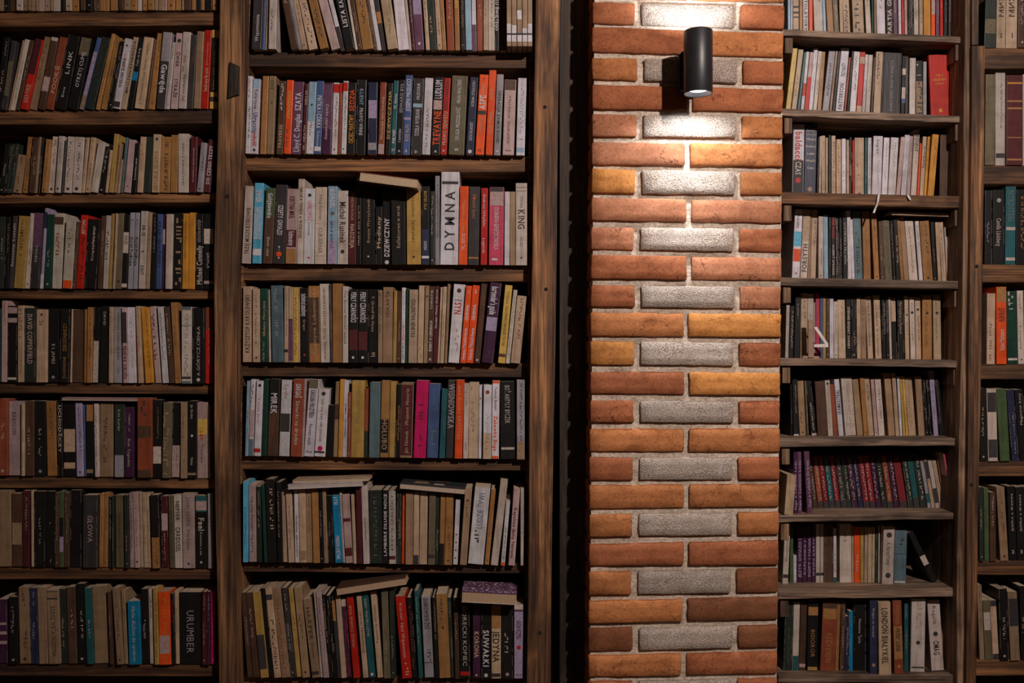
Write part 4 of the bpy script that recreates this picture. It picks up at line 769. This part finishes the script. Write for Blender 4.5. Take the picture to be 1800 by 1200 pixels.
sc_, sp_, st_ = Acc(), Acc(), Acc()
for b in books:
    rnd = random.Random(int(b['x0'] * 17) + ord(b['row'][0]))
    w_, L = b['w'], b['L']; dp = rnd.uniform(.11, .135); hard = b['hard']
    if b['row'][0] == 'R': dp = min(dp, .53 - b['Y'])
    col = np.array(PAL[b['col']]) * rnd.uniform(.86, 1.12) * np.array([rnd.uniform(.96, 1.04), 1, rnd.uniform(.95, 1.05)])
    bend = rnd.uniform(-1, 1) * (.0004 if w_ > .004 else .0002)
    vc, fc = cover_geo(w_, L, dp, .006 if hard else .0016)
    vc = np.array(vc); t = min(.0009, w_ * .2); g = .003 if hard else .0006
    vp, fp = box_geo(-w_ / 2 + t * 1.05, w_ / 2 - t * 1.05, t + .0006, dp - (.003 if hard else .0006), g, L - g); vp = np.array(vp)
    pc = np.array((.56, .44, .32)) * rnd.uniform(.75, 1.15)
    acc = Acc(); lab = print_geo(b, acc)
    loc = Vector((b['xc'], b['Y'], b['z0'])); a_ = b['a']
    if b['single']:
        ths = 'thin ' if w_ < .012 else ('thick ' if w_ > .026 else '')
        row = b['row']; nm = ROWN[row[0]][int(row[1:])]
        o_ = ORD[b['ord']] + (' from left' if b['ord'] else '')
        core = ths + CN[b['col']] + ' book'
        mid = (' with ' + CN[lab] + ' print') if lab and lab in CN else ''
        tail = ', ' + o_ + ' on ' + nm + ' shelf of ' + CASE[row[0]] + ' bookcase'
        if row[0] == 'F': core += ' standing'
        if len((core + mid + tail).split()) > 16: mid = ''
        root = empty('book', loc, core + mid + tail, 'book', 'books on the %s shelf of the %s bookcase' % (nm, CASE[row[0]]))
        root.rotation_euler = (0, a_, 0)
        mobj('cover', vc, fc, MC, root, np.tile(col, (len(vc), 1)))
        mobj('page_block', vp, fp, MPG, root, np.tile(pc, (len(vp), 1)))
        if acc.n: mobj('spine_print', np.vstack(acc.v), acc.f, MPR, root, np.vstack(acc.c))
    else:
        M = np.array(Matrix.Rotation(a_, 3, 'Y')); l_ = np.array(loc)
        sc_.add(vc @ M.T + l_, fc, col); sp_.add(vp @ M.T + l_, fp, pc)
        if acc.n: st_.add(np.vstack(acc.v) @ M.T + l_, acc.f, np.vstack(acc.c))
V = np.vstack(sc_.v + sp_.v + st_.v); n1, n2 = sc_.n, sc_.n + sp_.n
Fs = sc_.f + [tuple(i + n1 for i in q) for q in sp_.f] + [tuple(i + n2 for i in q) for q in st_.f]
mi = [0] * len(sc_.f) + [1] * len(sp_.f) + [2] * len(st_.f)
o = mobj('books', V, Fs, None, None, np.vstack(sc_.c + sp_.c + st_.c), mats=[MC, MPG, MPR], midx=mi)
o['kind'] = 'stuff'; o['label'] = 'the many smaller and thinner worn books filling the rest of the shelves'; o['category'] = 'books'

# ---- books lying flat on top of the standing ones
def flat(px0, px1, yl, yr, tpx, Y, dp, col, label, pcol=(.50, .36, .25), coltop=None):
    a0, a1 = P(px0, yl, Y), P(px1, yr, Y)              # lower front edge
    wd = (a1 - a0).length; ang = -math.atan2(a1.z - a0.z, a1.x - a0.x); T = tpx * (D + Y) / F
    root = empty('book', (a0 + a1) / 2, label, 'book', 'books lying flat on top of the rows')
    root.rotation_euler = (0, ang, 0)
    t = .0012
    v1, f1 = box_geo(-wd / 2, wd / 2, 0, dp, 0, t); v2, f2 = box_geo(-wd / 2, wd / 2, 0, dp, T - t, T); v3, f3 = box_geo(-wd / 2, wd / 2, dp, dp + t, 0, T)
    V = np.array(v1 + v2 + v3); Fc = f1 + [tuple(i + 8 for i in q) for q in f2] + [tuple(i + 16 for i in q) for q in f3]
    cc = [np.array(PAL[col])] * 8 + [np.array(PAL[coltop or col])] * 8 + [np.array(PAL[col])] * 8
    mobj('cover', V, Fc, MC, root, cc)
    v, f = box_geo(-wd / 2 + .001, wd / 2 - .001, .0012, dp - .001, t * 1.02, T - t * 1.02); mobj('page_block', v, f, MPG, root, [np.array(pcol)] * 8)
    return root
flat(631, 733, 318, 331, 16, -.055, .125, 'B', 'open-paged paperback with brown cover lying across books on third shelf of middle bookcase', (.58, .44, .30), 'r')
flat(506, 637, 860, 854, 8, -.02, .12, 'W', 'lower of two thin paperbacks lying across the sixth shelf of the middle bookcase', (.55, .46, .42))
flat(514, 648, 850, 845, 6, -.012, .12, 'C', 'upper of two thin paperbacks lying across the sixth shelf of the middle bookcase', (.52, .42, .33), 'C')
r_ = flat(702, 817, 859, 869, 10, -.02, .125, 'k', 'paperback with patterned picture cover lying near the right on sixth middle shelf', (.55, .42, .33), 'k')
acc = Acc()
for k, (x, y, sx, sy, c_) in enumerate([(-.03, .04, .04, .03, 'T'), (.015, .03, .03, .02, 'w'), (.05, .06, .03, .03, 'g'), (-.05, .09, .04, .02, 'p'), (.02, .09, .04, .02, 'O')]):
    z = 10 * (D - .02) / F + .0003
    acc.add([(x - sx / 2, y - sy / 2, z), (x + sx / 2, y - sy / 2 + .004, z), (x + sx / 2 - .006, y + sy / 2, z), (x - sx / 2 + .004, y + sy / 2, z)], [(0, 1, 2, 3)], PAL[c_])
mobj('cover_picture', np.vstack(acc.v), acc.f, MPR, r_, np.vstack(acc.c))
flat(592, 714, 1046, 1027, 12, -.02, .12, 'C', 'worn tilted paperback lying across the left half of the lowest middle shelf', (.50, .34, .22), 'B')
r_ = flat(811, 908, 1058, 1063, 19, -.045, .125, 'w', 'thick paperback with speckled purple cover lying at right end of lowest middle shelf', (.50, .34, .22), 'P')
acc = Acc(); rn = random.Random(5); T_ = 19 * (D - .045) / F + .0003
for k in range(240):
    x, y, s_ = rn.uniform(-.066, .066), rn.uniform(.004, .12), rn.uniform(.001, .0028)
    acc.add([(x - s_, y - s_, T_), (x + s_, y - s_ * .6, T_), (x + s_ * .7, y + s_, T_), (x - s_, y + s_ * .8, T_)], [(0, 1, 2, 3)], PAL[rn.choice('WIINpW')])
mobj('cover_speckle', np.vstack(acc.v), acc.f, MPR, r_, np.vstack(acc.c))
flat(108, 240, 703.5, 705, 5, -.01, .12, 'p', 'thin pinkish booklet lying flat on the sixth shelf of the left bookcase', (.42, .30, .25))
flat(1567, 1668, 378, 381, 6.5, .34, .13, 'B', 'thin paperback lying flat above the fourth shelf of the recessed bookcase', (.50, .36, .27))

# ---- small things
def ribbon(pts, wd, Y, label):
    v = []; f = []
    for i, (px, py) in enumerate(pts):
        q = P(px, py, Y - .004 * math.sin(i * 1.1)); v += [(q.x - wd / 2, q.y, q.z), (q.x + wd / 2, q.y - .001, q.z), (q.x + wd / 2, q.y + .0003, q.z), (q.x - wd / 2, q.y + .0013, q.z)]
    for i in range(len(pts) - 1):
        for k in range(4): f.append((4 * i + k, 4 * i + 4 + k, 4 * i + 4 + (k + 1) % 4, 4 * i + (k + 1) % 4))
    f += [(0, 1, 2, 3), tuple(4 * len(pts) - 1 - k for k in range(4))]
    o = mobj('bookmark_ribbon', v, f, MRB); o['label'] = label; o['category'] = 'bookmark'; o['group'] = 'ribbon bookmarks hanging over a shelf edge'
ribbon([(1545, 341), (1544, 347), (1543, 354), (1541, 361), (1538, 368), (1536, 374)], .0052, RY - .006, 'longer white ribbon bookmark hanging over the third recessed shelf edge')
ribbon([(1596, 343), (1598, 347), (1600, 351)], .006, RY - .005, 'short curled white ribbon bookmark at the third recessed shelf edge')
# shelf numeral standing before the books: brown upright, white slanting arm and crossbar
nr = empty('shelf_number', P(1432, 628, RY + .02), 'standing numeral with brown upright and white arms before books of fifth recessed shelf', 'ornament')
def strip(name, pts, Y, m):
    fr = [P(*q, Y) for q in pts]; v, f = quadbox(fr, [Vector((q.x, q.y + .004, q.z)) for q in fr]); return par(mobj(name, v, f, m), nr)
strip('upright', [(1421, 628), (1430.5, 628), (1429.5, 562), (1421, 562)], RY + .022, MCB)
strip('slanting_arm', [(1450, 604), (1456, 604), (1436, 574), (1430.5, 575)], RY + .018, MWP)
strip('crossbar', [(1431, 610), (1456, 610), (1456, 604), (1431, 605)], RY + .017, MWP)
strip('foot', [(1410, 629), (1440, 630), (1440, 626), (1412, 625)], RY + .026, MCB)
